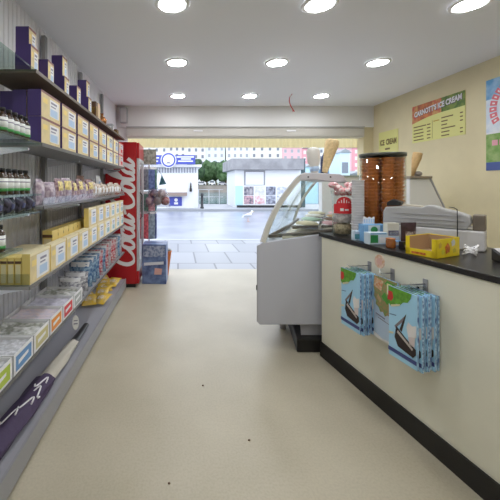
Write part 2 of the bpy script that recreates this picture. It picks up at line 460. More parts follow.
# --- bottles
AMBER = mat('amber_glass', (.05,.028,.015), .12, coat=.5)
def make_bottle(loc, label):
    r = empty('sauce_bottle', loc); tag(r, label, 'bottle', 'brown bottles with white labels')
    b = MB(); b.lathe([(0,0),(.0205,0),(.022,.004),(.022,.078),(.019,.088),(.010,.096),(.010,.103),(0,.103)], AMBER, 16); b.build('body', r)
    b = MB(); b.lathe([(.0224,.020),(.0226,.020),(.0226,.074),(.0224,.074)], mat('white_label',(.85,.87,.86),.5), 16)
    b.lathe([(.0227,.016),(.0229,.016),(.0229,.029),(.0227,.029)], GREEN, 16)
    b.lathe([(.0228,.056),(.0230,.056),(.0230,.061),(.0228,.061)], INK, 16); b.build('label_band', r)
    b = MB(); b.lathe([(0,.1035),(.0125,.1035),(.0125,.117),(.011,.119),(0,.119)], BLACK, 16); b.build('cap', r)
    return r
B0 = None
def put_bottle(loc, label):
    global B0
    if B0 is None: B0 = make_bottle(loc, label); return B0
    c = dup(B0); c.location = loc; c['label'] = label; return c
YS = (1.42, 1.472, 1.524, 1.576, 1.628)
for k, Y in enumerate(YS):
    put_bottle(onshelf(Y, .05, SZ['s2']+.001), 'brown bottle with white label on the upper glass shelf, %s from the purple cartons' % ORD[5-k])
for k, Y in enumerate(YS):
    put_bottle(onshelf(Y, .05, 1.306), 'brown bottle with white label above the black packets, %s from the shelf post' % ORD[5-k])
put_bottle(onshelf(1.40, .05, 1.056), 'single brown bottle on the lowest glass shelf')
put_bottle(onshelf(1.345, .05, 1.056), 'half seen brown bottle at the picture edge on the lowest glass shelf')

# --- pillow bag
def bag_mesh(w, h, d, m, label=None, lm=None, seed=0, hdr=None):
    b = MB(); N = 8
    def f(sg):
        def fn(u, v):
            x = (u-.5)*w; z = v*h
            k = (max(0, 1-(2*u-1)**2)**.6) * (max(0, sin(pi*min(1, v*1.0)))**.6)
            n = noise.noise(Vector((u*4+seed, v*4, sg*3.0)))*.25
            return (x*(1-.06*sin(pi*v)), sg*d*.5*k*(1+n), z)
        return fn
    for sg in (1, -1): b.grid(f(sg), N, N, m)
    if label:
        u0, u1, v0, v1 = label
        g = f(1)
        def fl(u, v):
            p = g(u0+(u1-u0)*u, v0+(v1-v0)*v); return (p[0], p[1]+.0012, p[2])
        b.grid(fl, 4, 4, lm)
        g2 = f(-1)
        def fl2(u, v):
            p = g2(u0+(u1-u0)*u, v0+(v1-v0)*v); return (p[0], p[1]-.0012, p[2])
        b.grid(fl2, 4, 4, lm)
    return b.mesh('sweet_bag')
SW1 = mat('mixed_sweets', (.55,.42,.44), .2, noise_amt=.6, noise_scale=55, col2=(.22,.12,.17))
SW2 = mat('mauve_sweets', (.60,.52,.58), .2, noise_amt=.6, noise_scale=50, col2=(.30,.22,.30))
SW3 = mat('nutty_sweets', (.42,.28,.20), .25, noise_amt=.6, noise_scale=60, col2=(.75,.68,.6))
LBL = mat('yellow_label', (.88,.72,.28), .5, noise_amt=.45, noise_scale=70)
BM1 = bag_mesh(.13, .14, .06, SW1, (.15,.85,.5,.88), LBL, 1)
BM2 = bag_mesh(.13, .135, .06, SW2, (.15,.85,.5,.88), LBL, 2)
BM3 = bag_mesh(.12, .12, .06, SW3, (.2,.8,.2,.7), WHITE, 3)
BM4 = bag_mesh(.13, .13, .06, SW2, None, None, 4)
bags = []
Y = 1.80; i = 0
lst = []
while Y < 4.05:
    lst.append(Y); Y += .138
n = len(lst)
for i, Y in enumerate(lst):
    me = (BM4, BM4, BM1, BM2, BM1, BM1, BM2, BM1, BM3)[i] if i < 9 else BM3
    nm = 'yellow-labelled clear bag' if me in (BM1, BM2) else ('plain mauve clear bag' if me is BM4 else 'white-labelled nutty bag')
    o = place(me, 'sweet_bag', onshelf(Y, .06, SZ['mid']+.001), SRZ - pi/2 + (.18,-.12,.05,-.2,.1,0)[i%6], '%s of sweets on the middle shelf, %s from the red fridge' % (nm, ORD[n-i]), 'bag', 'bags of sweets on the middle shelf'); o.scale = (1, 1, (1.15,1.02,1.12,1.2,1.05)[i%5])
for Y, me, lb in ((2.9, bag_mesh(.2,.20,.07,mat('brown_paper',(.22,.10,.06),.5), None, None, 7), 'brown paper bag standing behind the yellow-labelled sweets'),
                  (3.5, bag_mesh(.16,.22,.06,WHITE, (.2,.8,.3,.7), PALEBLUE, 8), 'white bag standing at the back of the middle shelf near the fridge'),
                  (3.15, bag_mesh(.2,.17,.06,mat('pink_bag',(.6,.3,.26),.4), None, None, 9), 'pinkish bag at the back of the middle shelf between brown and white bags')):
    place(me, 'paper_bag', onshelf(Y, .18, SZ['mid']+.001), SRZ-pi/2, lb, 'bag')
# black packets on low glass shelf
DARK = mat('black_foil', (.02,.02,.03), .15, .3, noise_amt=.5, noise_scale=60, col2=(.10,.09,.16))
BK = bag_mesh(.085, .078, .05, DARK, (.3,.7,.3,.6), mat('dark_blue_print',(.05,.06,.16),.4), 11)
for k in range(4):
    place(BK, 'foil_packet', onshelf(1.36+.10*k, .045, 1.216), SRZ-pi/2, 'black foil packet under the bottle row, %s from the shelf post' % ORD[4-k], 'packet', 'black foil packets')

# --- yellow cartons on shelf three
Y3 = carton_mesh(.236, .153, .04, body=CREAM, end=YELLOW, lab=WHITE, stripe=CREAM2, art=PALEBLUE, big=True)
Y3b = carton_mesh(.236, .150, .04, body=CREAM2, end=YELLOW, big=True, lab=WHITE, stripe=CREAM2, art=mat('teal_print',(.3,.5,.55),.5))
Y0 = 1.58
N3 = 10; p3 = (4.08-Y0-.005)/N3
for i in range(N3):
    place(Y3 if i < 6 else Y3b, 'carton', onshelf(Y0+.005+i*p3, .006, SZ['s3']+.001), SRZ, '%s carton with white label, bottom tier of third shelf, %s from red fridge' % ('yellow' if i<6 else 'cream', ORD[N3-i]), 'box', 'yellow cartons on the third shelf')
for i in range(4, N3):
    place(Y3 if i < 7 else Y3b, 'carton', onshelf(Y0+.005+i*p3, .010, SZ['s3']+.1555), SRZ, '%s carton with white label, upper tier of third shelf, %s from red fridge' % ('yellow' if i<7 else 'cream', ORD[N3-i]), 'box', 'yellow cartons on the third shelf')
# rows behind: small slim yellow boxes
SL = MB(); SL.box((-.032,0,0), (0,.09,.135), YELLOW)
SL.add([(-.028,-.0006,.01),(-.004,-.0006,.01),(-.004,-.0006,.10),(-.028,-.0006,.10)], [(0,1,2,3)], CREAM2)
SL.add([(-.032,-.0006,.105),(0,-.0006,.105),(0,-.0006,.118),(-.032,-.0006,.118)], [(0,1,2,3)], BROWN)
SLM = SL.mesh('slim_box')
for k in range(6):
    place(SLM, 'slim_box', onshelf(1.585, .050+.036*k, SZ['s3']+.001), SRZ, 'slim yellow box behind the glass end panel, %s from the wall' % ORD[6-k], 'box', 'slim yellow boxes behind the glass end panel')
YT = carton_mesh(.30, .125, .20, body=YELLOW, end=YELLOW, lab=CREAM, stripe=CREAM2)
place(YT, 'carton', onshelf(1.70, .052, SZ['s3']+.001), SRZ, 'wide flat-topped cream carton right behind the slim yellow boxes', 'box')
for k in range(9):
    o = place(SLM, 'slim_box', onshelf(2.05+.098*k, .085, SZ['s3']+.001), SRZ, 'slim yellow box in the row behind the cartons, %s from the flat-topped carton' % ORD[k+1], 'box', 'slim yellow boxes behind the cartons')
    o.scale = (2.0, 1, 1.5)

# --- white trays on the lower shelf
def make_tray(Y, pm, label, fill, k):
    r = empty('sweet_tray', onshelf(Y, .0, SZ['low']+.001), SRZ); tag(r, label, 'tray', 'white card trays on the lower shelf')
    L, D, hh, t = .183, .27, .095, .004
    b = MB(); b.box((-D,0,0),(0,L,t), WHITE); b.box((-t,0,0),(0,L,hh), WHITE); b.box((-D,0,0),(-D+t,L,hh), WHITE)
    b.box((-D,0,0),(0,t,hh), WHITE); b.box((-D,L-t,0),(0,L,hh), WHITE)
    e = .0008
    b.add([(e,.018,.012),(e,L-.018,.012),(e,L-.018,hh-.014),(e,.018,hh-.014)], [(0,1,2,3)], pm)
    b.add([(2*e,.04,.035),(2*e,L-.05,.045),(2*e,L-.05,.06),(2*e,.04,.055)], [(0,1,2,3)], WHITE if pm is not WHITE else INK)
    b.add([(-.20,-e,.02),(-.03,-e,.02),(-.03,-e,.07),(-.20,-e,.07)], [(0,1,2,3)], pm)
    b.build('tray', r)
    rnd = random.Random(k)
    def pf(u, v):
        x = -.012 - (D-.024)*u; y = .008+(L-.016)*v
        return (x, y, hh-.012 + .006*noise.noise(Vector((x*25, y*25, k))) - .01*abs(sin(v*pi*3)) )
    b = MB(); b.grid(pf, 16, 16, fill)
    b.box((-D+.01,.008,t),(-.01,L-.008,.06), fill); b.build('sweet_packets', r)['kind'] = 'stuff'
PK = mat('clear_packet_white', (.84,.84,.90), .15, noise_amt=.35, noise_scale=45)
PKP = mat('pinkish_packet', (.84,.72,.74), .18, noise_amt=.3, noise_scale=40, col2=(.72,.66,.76))
PKS = mat('stripy_packet', (.75,.75,.74), .18, noise_amt=.7, noise_scale=30, col2=(.32,.33,.28))
trays = [(1.03, ORANGE, 'orange', PKS), (1.225, LIME, 'lime green', PK), (1.42, BLUEPRINT, 'blue', PK), (1.615, mat('ochre_print',(.55,.5,.25),.5), 'ochre', PKS), (1.81, ORANGE, 'orange', PKP), (2.005, REDCARD, 'red', LILAC), (2.20, mat('grey_print',(.4,.42,.42),.5), 'grey', PKS)]
for k, (Y, pm, cn, fl) in enumerate(trays):
    make_tray(Y, pm, 'white card sweet tray with %s end panel on the lower shelf%s' % (cn, ', outermost' if k == 0 else (', beside the ochre one' if cn == 'orange' else '')), fl, k)
# clear packs and bags
BP = {'white and dark': mat('white_dark_pack', (.75,.75,.78), .15, noise_amt=.7, noise_scale=40, col2=(.2,.2,.25)),
      'blue': mat('blue_pack', (.35,.5,.65), .15, noise_amt=.8, noise_scale=40, col2=(.06,.14,.3)),
      'red': mat('red_pack', (.7,.6,.62), .15, noise_amt=.8, noise_scale=35, col2=(.5,.03,.05)),
      'grey': mat('grey_pack', (.6,.6,.62), .15, noise_amt=.6, noise_scale=40, col2=(.3,.25,.28))}
seq = [('white and dark',.15),('white and dark',.16),('blue',.22),('blue',.23),('blue',.23),('red',.24),('blue',.23),('red',.25),('grey',.25),('red',.25),('red',.24),('grey',.25),('blue',.24),('grey',.25)]
cache = {}
Y = 2.46; ns = len(seq)
for i, (cn, hh) in enumerate(seq):
    if cn not in cache: cache[cn] = bag_mesh(.20, .24, .07, BP[cn], (.1,.9,.78,.95), WHITE, len(cache)+20)
    o = place(cache[cn], 'sweet_pack', onshelf(Y, .11, SZ['low']+.001), SRZ, 'clear pack of %s sweets on the lower shelf, %s from red fridge' % (cn, ORD[ns-i]), 'packet', 'clear packs on the lower shelf')
    o.scale = (1, 1.2, hh/.24); Y += .117
# yellow bags on deck
YB1 = bag_mesh(.17, .20, .05, mat('yellow_bag',(.78,.52,.04),.2, noise_amt=.5, noise_scale=22, col2=(.60,.42,.14)), (.2,.8,.3,.65), mat('bag_print',(.75,.7,.68),.2, noise_amt=.6, noise_scale=40, col2=(.7,.45,.05)), 31)
sp = [(3.25,.11,.3),(3.29,.04,-.4),(3.42,.12,.9),(3.47,.05,.1),(3.60,.10,-.6),(3.66,.035,.5),(3.80,.10,.2),(3.85,.04,-.3),(3.97,.10,.7)]
for i, (Y, v, a) in enumerate(sp):
    o = place(YB1, 'crisp_bag', onshelf(Y, v+.07, SZ['deck']+.028), 0, 'yellow crisp bag on the bottom deck, %s from the red fridge' % ORD[len(sp)-i], 'bag', 'yellow bags on the bottom deck')
    o.rotation_euler = (radians(-70), 0, a); o.scale = (.85,.8,.85)
    o.location.y -= .08
# oval tag
b = MB(); b.prism([(.022*cos(t*2*pi/20), .05*sin(t*2*pi/20)) for t in range(20)], -.0015, .0015, WHITE, lambda a,bb,d: (a, d, bb))
b.add([(-.013,-.0021,.01),(.013,-.0021,.01),(.013,-.0021,.016),(-.013,-.0021,.016)], [(0,1,2,3)], INK)
b.add([(-.013,-.0021,-.012),(.013,-.0021,-.012),(.013,-.0021,-.004),(-.013,-.0021,-.004)], [(0,1,2,3)], INK)
b.tube([(0,0,.045),(0,.0,.075),(-.012,0,.082)], .0012, WHITE, 6)
tag(b.build('price_tag', None, (front(2.2)+.013, 2.2, .405), .3), 'white oval price tag hanging off the lower shelf', 'tag')

# --- furled umbrella on the deck
um = empty('beach_umbrella', (front(1.9)-.082, 1.9, SZ['deck']+.001)); tag(um, 'furled purple and beige beach umbrella lying on the bottom deck', 'umbrella')
def roll(y0, y1, x0, x1, r0, r1, m, name, lump=.12, n=18):
    b = MB()
    def fn(u, v):
        t = 2*pi*u; yy = y0+(y1-y0)*v; r = r0+(r1-r0)*v
        k = 1 + lump*noise.noise(Vector((cos(t)*1.5, yy*9, sin(t)*1.5)))*1.6 + .10*sin(t*5+yy*14)*(lump/.12)
        return (x0+(x1-x0)*v + r*1.25*k*cos(t), yy, .050 + r*.8*k*sin(t))
    b.grid(fn, 26, n, m)
    for v in (0, 1):
        ring = [fn(i/26, v) for i in range(26)]
        b.add(ring, [tuple(range(26)) if v else tuple(range(25,-1,-1))], m)
    return b.build(name, um)
PURP = mat('purple_canvas', (.055,.035,.085), .75, bump=.2, noise_scale=40)
cv = roll(-.62, .02, -.03, .012, .056, .047, PURP, 'canvas')
# pale printed swirls wrapped on the canvas
b = MB()
for (y0, a0, s) in ((-.06, .9, 1), (-.14, 1.4, -1), (-.24, .8, 1), (-.34, 1.3, 1)):
    pts = []
    for k in range(9):
        t = a0 + .10*k*s; yy = y0 + .05*sin(k*.7)
        v = (yy+.62)/.64; rr = .056+(.047-.056)*v
        kk = 1 + .12*noise.noise(Vector((cos(t)*1.5, yy*9, sin(t)*1.5)))*1.6 + .10*sin(t*5+yy*14)
        pts.append((-.03+.042*v + rr*1.25*kk*cos(t), yy, .050 + rr*.8*kk*sin(t)))
    b.tube(pts, .005, mat('pale_print', (.72,.70,.72), .7), 6)
b.build('printed_swirl', cv)
roll(-.01, .47, .012, .03, .040, .030, mat('beige_canvas', (.50,.47,.40), .8, bump=.2, noise_scale=30), 'sleeve', .10)
roll(.44, .78, .03, .035, .028, .018, BLACK, 'handle', .03)

# ------------------------------------------------------------------ drinks fridge
fy, fx0, fx1 = 4.2, -.955, -.49
fr = empty('drinks_fridge', (-.72, 4.2, 0)); tag(fr, 'tall red drinks fridge with white script lettering at the end of the shelves', 'fridge')
o = Vector(fr.location)
def fb(b, lo, hi, m): b.box((lo[0]-o.x, lo[1]-o.y, lo[2]), (hi[0]-o.x, hi[1]-o.y, hi[2]), m)
b = MB(); fb(b, (fx0, fy, .05), (-.545, 4.74, 1.914), RED); b.build('cabinet', fr, bev=.006)
b = MB(); fb(b, (fx0+.02, fy+.02, 0), (-.56, 4.72, .05), BLACK); b.build('base', fr)
b = MB(); d = 'door'
LG = mat('door_frame_grey', (.6,.62,.66), .3, .3)
fb(b, (-.543, fy+.005, .22), (-.505, fy+.05, 1.70), LG); fb(b, (-.543, 4.69, .22), (-.505, 4.735, 1.70), LG)
fb(b, (-.543, fy+.05, .22), (-.505, 4.69, .27), LG); fb(b, (-.543, fy+.05, 1.65), (-.505, 4.69, 1.70), LG)
dr = b.build('door', fr, bev=.003)
b = MB(); fb(b, (-.528, fy+.05, .27), (-.520, 4.69, 1.65), GLASS); b.build('door_glass', dr)
b = MB(); b.tube([(-.503-o.x, .03, .9), (-.475-o.x, .03, .93), (-.475-o.x, .03, 1.22), (-.503-o.x, .03, 1.25)], .008, BLACK); b.build('handle', dr)
b = MB(); fb(b, (-.543, fy+.005, 1.705), (-.51, 4.735, 1.905), RED); b.build('header_panel', fr, bev=.003)
b = MB(); fb(b, (-.543, fy+.005, .055), (-.515, 4.735, .215), RED); b.build('kick_panel', fr, bev=.003)
# script lettering reading upward on the side
def script_strokes():
    C = [(1.05,1.25),(1.1,1.5),(.85,1.62),(.45,1.4),(.15,.9),(.12,.4),(.4,.04),(.8,.06),(1.15,.35),(1.35,.6)]
    oo = [(1.55,.78),(1.3,.6),(1.27,.2),(1.5,0),(1.76,.2),(1.78,.58),(1.55,.78),(1.8,.72),(2.05,.66)]
    c = [(2.5,.62),(2.4,.78),(2.12,.65),(2.02,.3),(2.2,.02),(2.45,.08),(2.7,.35)]
    a = [(3.15,.62),(2.9,.78),(2.65,.5),(2.65,.12),(2.85,.02),(3.05,.3),(3.2,.74),(3.12,.3),(3.2,.03),(3.4,.1),(3.6,.4)]
    l = [(1.95,.62),(2.3,1.0),(2.5,1.5),(2.35,1.66),(2.15,1.25),(2.05,.5),(2.15,.05),(2.4,.08),(2.6,.35)]
    sh = lambda P_, dx: [(x+dx, y) for x, y in P_]
    S = [C, oo, c, a, [(3.55,.52),(3.95,.62)]]
    S += [sh(C, 3.95), sh(oo, 3.95), sh(l, 3.95), sh(a, 3.85)]
    return S
def smooth_line(P_, n=7):
    out = []
    for i in range(len(P_)-1):
        p0 = P_[max(i-1,0)]; p1 = P_[i]; p2 = P_[i+1]; p3 = P_[min(i+2,len(P_)-1)]
        for k in range(n):
            t = k/n
            out.append(tuple(.5*((2*p1[j]) + (-p0[j]+p2[j])*t + (2*p0[j]-5*p1[j]+4*p2[j]-p3[j])*t*t + (-p0[j]+3*p1[j]-3*p2[j]+p3[j])*t**3) for j in (0,1)))
    out.append(P_[-1]); return out
b = MB(); SX, SY = 1.42/7.5, .215; sk = 0
for s in script_strokes():
    L = smooth_line(s); vs = []
    sk += 1
    for i, (x, y) in enumerate(L):
        x2, y2 = L[min(i+1,len(L)-1)]; x1, y1 = L[max(i-1,0)]
        dx, dy = x2-x1, y2-y1; dl = sqrt(dx*dx+dy*dy) or 1
        w = .055 + .085*abs(dy)/dl
        nx, ny = -dy/dl*w, dx/dl*w
        for sg in (1, -1):
            X = (x+nx*sg + .22*(y+ny*sg))*SX; Yv = (y+ny*sg)*SY
            vs.append((-.575-Yv-o.x, -.0015-.00003*i-.0001*sk, .27+X))
    b.add(vs, [(2*i, 2*i+1, 2*i+3, 2*i+2) for i in range(len(L)-1)], mat('white_script', (.85,.83,.84), .5))
b.build('script_lettering', fr)

# ------------------------------------------------------------------ souvenir rack by the door
rk = empty('souvenir_rack', (-.44, 4.87, 0)); tag(rk, 'slim souvenir spinner rack with hanging cards beside the fridge', 'rack')
b = MB(); b.lathe([(0,0),(.14,0),(.14,.02),(.03,.035),(0,.035)], BLACK, 20); b.build('base', rk)
b = MB(); b.cyl((0,0,.03),(0,0,1.86),.012,.012,CHROME); b.build('pole', rk)
b = MB(); b.box((-.10,-.02,1.66),(.11,-.008,1.89), mat('rack_header',(.40,.42,.36),.5,noise_amt=.5,noise_scale=30)); b.build('header_board', rk)
for k in range(6):
    a = k*pi/3
    for zz in (1.62, 1.25, .95):
        b = MB(); b.tube([(0.01*cos(a),.01*sin(a),zz),(.09*cos(a),.09*sin(a),zz),(.10*cos(a),.10*sin(a),zz+.015)], .004, CHROME, 6); b.build('hook_arm', rk)
cc = [('teal',(.10,.25,.30)),('red',(.5,.10,.12)),('grey',(.16,.2,.24)),('navy',(.06,.09,.22)),('green',(.08,.2,.16)),('pink',(.45,.22,.26))]
n = 0
for lv, zz in (('top',1.62), ('middle',1.25), ('bottom',.95)):
    for k in range(6):
        a = k*pi/3; cn, col = cc[(k + int(zz*10)) % 6]
        b = MB(); m1 = mat('souvenir_'+cn, col, .3, noise_amt=.6, noise_scale=22, col2=tuple(min(1,x*1.7+.05) for x in col))
        hh = .34 if zz > 1.3 else (.28 if zz > 1 else .40)
        b.box((-.064,-.012,-hh),(.064,.012,-.03), m1); b.box((-.04,-.007,-.028),(.04,.007,.004), WHITE)
        tag(b.build('souvenir_card', None, (-.44+.105*cos(a), 4.87+.085*sin(a), zz-.006), a+pi/2, bev=.003), '%s souvenir card pack hanging at the %s of the spinner rack, %s around' % (cn, lv, ORD[k+1]), 'souvenir', 'souvenirs on the spinner rack')
# wire basket with balls
bk = empty('wire_basket', (-.30, 4.62, 1.10))
b = MB()
sb = [('purple',(.18,.10,.22),-.47,4.60,1.13),('grey',(.35,.33,.36),-.36,4.58,1.14),('maroon',(.30,.08,.08),-.26,4.62,1.15),('silver',(.55,.52,.56),-.19,4.66,1.10),('dark blue',(.06,.08,.2),-.31,4.63,1.245),('brown',(.2,.12,.1),-.42,4.62,1.235)]
bpy.data.objects.remove(bk)
sb = [('purple',-.46,1.13),('grey',-.35,1.13),('maroon',-.24,1.13),('dark blue',-.40,1.235),('silver',-.29,1.235)]
colr = {'purple':(.18,.10,.22),'grey':(.35,.33,.36),'maroon':(.30,.08,.08),'dark blue':(.06,.08,.2),'silver':(.6,.56,.6)}
nb = empty('ball_bag', (-.295, 4.66, 1.03)); tag(nb, 'net bag bulging with dark and silver play balls on the rack', 'bag of balls')
for i, (cn, x, z) in enumerate(sb):
    b = MB(); b.blob((x+.35, .0, z-1.04), (.068,.066,.068), mat('ball_'+cn, colr[cn], .3, noise_amt=.5, noise_scale=25, col2=(.4,.3,.32)), 3, .03, 2, i); b.build('ball', nb)
b = MB(); b.grid(lambda u,v: ((.19*cos(2*pi*u))*(1-.35*v), .07*sin(2*pi*u), .0+.27*v), 24, 6, glass_mat('net_film',(.8,.8,.82),.2,.6)); b.build('net', nb)
b = MB(); b.tube([(0,0,.26),(-.03,.10,.36),(-.02,.16,.52)], .003, BLACK, 6); b.build('cord', nb)
# teal pennant
b = MB(); b.prism([(0,0),(.11,.02),(.04,.16)], -.004, .004, mat('teal_felt',(.04,.13,.17),.8), lambda a,bb,d: (a,d,bb))
b.tube([(.04,0,.155),(.0,.0,.22),(-.06,.08,.26)], .003, BLACK, 6)
tag(b.build('felt_pennant', None, (-.285, 4.80, 1.345)), 'dark teal felt pennant sticking out of the souvenir rack', 'pennant')
# printed box below
b = MB()
BX = mat('box_blue_print', (.06,.09,.22), .4, noise_amt=.75, noise_scale=9, col2=(.18,.26,.46))
b.box((-.165,0,0),(.165,.26,.54), BX)
e=.001
b.add([(-.15,-e,.37),(.15,-e,.37),(.15,-e,.52),(-.15,-e,.52)], [(0,1,2,3)], mat('box_pale_print',(.45,.50,.62),.4,noise_amt=.5,noise_scale=25,col2=(.12,.16,.3)))
b.add([(-.14,-2*e,.25),(.13,-2*e,.27),(.13,-2*e,.31),(-.14,-2*e,.29)], [(0,1,2,3)], mat('pale_swash',(.7,.72,.78),.4))
b.add([(.0,-2*e,.13),(.10,-2*e,.13),(.11,-2*e,.21),(.01,-2*e,.22)], [(0,1,2,3)], mat('coral_print',(.7,.4,.35),.4))
tag(b.build('display_carton', None, (-.325, 4.36, 0), -.05, bev=.004), 'tall blue printed display carton on the floor beside the fridge', 'box')
r = empty('sand_bucket', (-.17, 4.78, 0)); tag(r, 'orange tapering plastic tub with grey contents behind the blue carton', 'tub')
b = MB(); b.lathe([(0,0),(.026,0),(.074,.36),(.078,.36),(.078,.37),(.070,.37),(.026,.02),(0,.02)], mat('orange_plastic',(.85,.22,.04),.4), 20); b.build('tub', r)
b = MB(); b.blob((0,0,.375),(.07,.055,.04), mat('grey_bundle',(.5,.5,.5),.6,noise_amt=.5,noise_scale=40), 2, .3, 3, 5); b.build('contents', r)

# ------------------------------------------------------------------ counter
CY0, CY1, CD = .35, 2.53, .66
ct = empty('shop_counter', (cface(1.5)+.3, 1.5, 0)); tag(ct, 'cream fronted sales counter with black worktop and black kickboard', 'counter')
oc = Vector(ct.location)
cn_ = Vector((-1,-.161,0)).normalized(); cd_ = Vector((-.161,1,0)).normalized()
def cpt(Y, out, z): # point out from the counter face
    return Vector((cface(Y), Y, z)) + cn_*out
def cbox(b, y0, y1, o0, o1, z0, z1, m, off=oc):
    vs = []
    for z in (z0, z1):
        for (yy, oo) in ((y0,o0),(y1,o0),(y1,o1),(y0,o1)):
            vs.append(Vector((cface(yy)-oo*1.013, yy, z))-off)
    b.add(vs, [(0,1,2,3),(7,6,5,4),(4,5,1,0),(5,6,2,1),(6,7,3,2),(7,4,0,3)], m)
b = MB(); cbox(b, CY0, CY1, 0, -.02, .05, .938, COUNTERCREAM); b.build('front_panel', ct)
b = MB(); cbox(b, CY1-.02, CY1, -.02, -CD+.05, .05, .938, COUNTERCREAM); b.build('end_panel', ct)
b = MB(); cbox(b, CY0, CY1-.02, -.3, -.32, .45, .47, WHITEPAINT); cbox(b, CY0, CY1-.02, -CD+.05, -.02, .5, .52, WHITEPAINT); b.build('inner_shelf', ct)
b = MB(); cbox(b, CY0, CY1+.03, .008, -CD, .94, .97, COUNTERTOP); b.build('worktop', ct, bev=.004)
b = MB(); cbox(b, CY0, CY1+.004, .012, -.02, 0, .112, BLACKKICK); b.build('kickboard', ct)
TOP = .971
# hooks & printed packs
PK_BLUE = mat('pack_blue', (.42,.74,.98), .25)
PK_EDGE = mat('pack_edge', (.50,.74,.95), .25, noise_amt=.55, noise_scale=60, col2=(.12,.2,.42))
NAVY = mat('pack_navy', (.05,.07,.25), .4); HULL = mat('hull_black', (.025,.015,.015), .5); SAIL = mat('sail_white', (.8,.78,.78), .5)
PGREEN = mat('pack_green', (.16,.45,.05), .4, noise_amt=.3, noise_scale=50); PRED = mat('pack_red', (.65,.05,.04), .4); PSTRAW = mat('pack_straw', (.75,.72,.5), .5)
def pack_mesh(kind, PK_EDGE=PK_EDGE):
    # local x: along the face (to the viewer's right), y: into the counter, z up; front is -y
    w, h, t = .17, .365, .009
    b = MB()
    N = 10
    def fr_(u, v): return (-w/2+w*u, -.5*t - .003*sin(pi*u)*sin(pi*v), -h*(1-v) )
    def bk_(u, v): return (-w/2+w*(1-u), .5*t, -h*(1-v))
    fm = PK_BLUE if kind == 'ship' else mat('pack_pale', (.55,.68,.84), .25)
    b.grid(fr_, N, N, fm); b.grid(bk_, 2, 2, PK_EDGE)
    b.box((-w/2,-t/2,-h),(w/2,t/2,-h+.001), PK_EDGE); b.box((-w/2,-t/2,-.001),(w/2,t/2,0), PK_EDGE)
    b.box((-w/2,-t/2,-h),(-w/2+.001,t/2,0), PK_EDGE); b.box((w/2-.001,-t/2,-h),(w/2,t/2,0), PK_EDGE)
    def poly(pts, m, k=1):
        b.add([(-w/2+w*x, -.5*t-.0036-.0005*k, -h*(1-y)) for x, y in pts], [tuple(range(len(pts)))], m)
    if kind == 'ship':
        poly([(0,1),(0,.76),(.08,.72),(.2,.73),(.3,.78),(.45,.79),(.55,.84),(.70,.86),(.80,.93),(.84,1)], PGREEN)
        poly([(0,.93),(0,.80),(.12,.79),(.2,.85),(.16,.93)], PRED, 2)
        poly([(.1,.74),(.45,.80),(.43,.77),(.12,.71)], PSTRAW, 2)
        poly([(0,.105),(1,.02),(1,.075),(0,.16)] if False else [(0,.07),(1,.07),(1,.125),(0,.125)], NAVY)
        poly([(.24,.30),(.36,.19),(.88,.15),(.98,.21),(.97,.28),(.62,.37),(.30,.47)], HULL)
        poly([(.33,.38),(.36,.42),(.88,.27),(.86,.24)], mat('hull_band',(.55,.5,.48),.5), 2)
        poly([(.42,.44),(.50,.42),(.64,.66),(.66,.70),(.60,.66)], HULL, 1)
        poly([(.24,.46),(.62,.67),(.60,.60),(.27,.43)], mat('rigging_grey',(.25,.22,.24),.5), 1)
        poly([(.66,.52),(.72,.60),(.86,.57),(.99,.60),(.99,.44),(.72,.40)], SAIL, 1)
        poly([(.72,.40),(.95,.44),(.93,.30),(.76,.30)], mat('sail_pink',(.7,.62,.62),.5), 1)
        poly([(.02,.34),(.2,.36),(.18,.33),(.03,.31)], PSTRAW, 1)
        poly([(.05,.60),(.3,.62),(.3,.61),(.05,.59)], NAVY, 1)
    else:
        poly([(.02,1),(.0,.82),(.04,.74),(.02,.66),(.12,.60),(.10,.54),(.24,.50),(.30,.44),(.42,.46),(.5,.40),(.62,.44),(.72,.42),(.80,.50),(.92,.54),(.90,.62),(.98,.7),(1,1)], mat('map_green',(.22,.36,.12),.5,noise_amt=.6,noise_scale=70,col2=(.45,.30,.14)))
        poly([(.05,.98),(.03,.82),(.35,.78),(.45,.95)], mat('map_orange',(.72,.28,.12),.5,noise_amt=.5,noise_scale=80,col2=(.75,.6,.4)), 2)
        poly([(.6,.68),(.9,.62),(.85,.78),(.66,.8)], PRED, 2)
        poly([(.1,.38),(.5,.35),(.5,.37),(.1,.40)], INK, 1); poly([(.35,.70),(.6,.60),(.7,.66),(.5,.78)], mat('map_leaf',(.10,.38,.06),.5), 2); poly([(.15,.66),(.3,.58),(.36,.64),(.22,.72)], mat('map_tan',(.6,.42,.22),.5), 2); poly([(.5,.92),(.9,.86),(.95,.95),(.6,.98)], mat('map_leaf',(.10,.38,.06),.5), 2)
        poly([(.2,.33),(.7,.30),(.7,.31),(.2,.345)], INK, 1)
        poly([(0,.0),(1,0),(1,.05),(.4,.03),(0,.08)], SAIL, 1)
    # hang tab
    b.box((-.03,-.001,0),(.03,.001,.03), PLASTIC)
    return b.mesh('printed_pack')
SHIPS = [pack_mesh('ship', mat('pack_edge_%d'%q_, (.50,.74,.95), .25, noise_amt=.7, noise_scale=sc_, col2=(.08,.14,.36))) for q_, sc_ in enumerate((22,37,60))]; MAP = pack_mesh('map')
PRZ = atan2(-cd_.y, -cd_.x)   # local x runs along the counter towards the viewer
def hook(Y, L, label):
    r = empty('display_hook', cpt(Y, .0125*0+.0, .83)); r.rotation_euler = (0,0,PRZ); tag(r, label, 'hook', 'display hooks on the counter front')
    b = MB(); b.box((-.012,-.006,-.035),(.012,0,.035), METAL); b.build('back_plate', r)
    b = MB(); b.tube([(0,-.006,.01),(0,-L,.01),(0,-L-.012,.022)], .003, CHROME, 8); b.build('prong', r)
hook(2.03, .145, 'metal display hook on the counter front closest to the freezer')
hook(1.854, .075, 'metal display hook in the middle of the counter front')
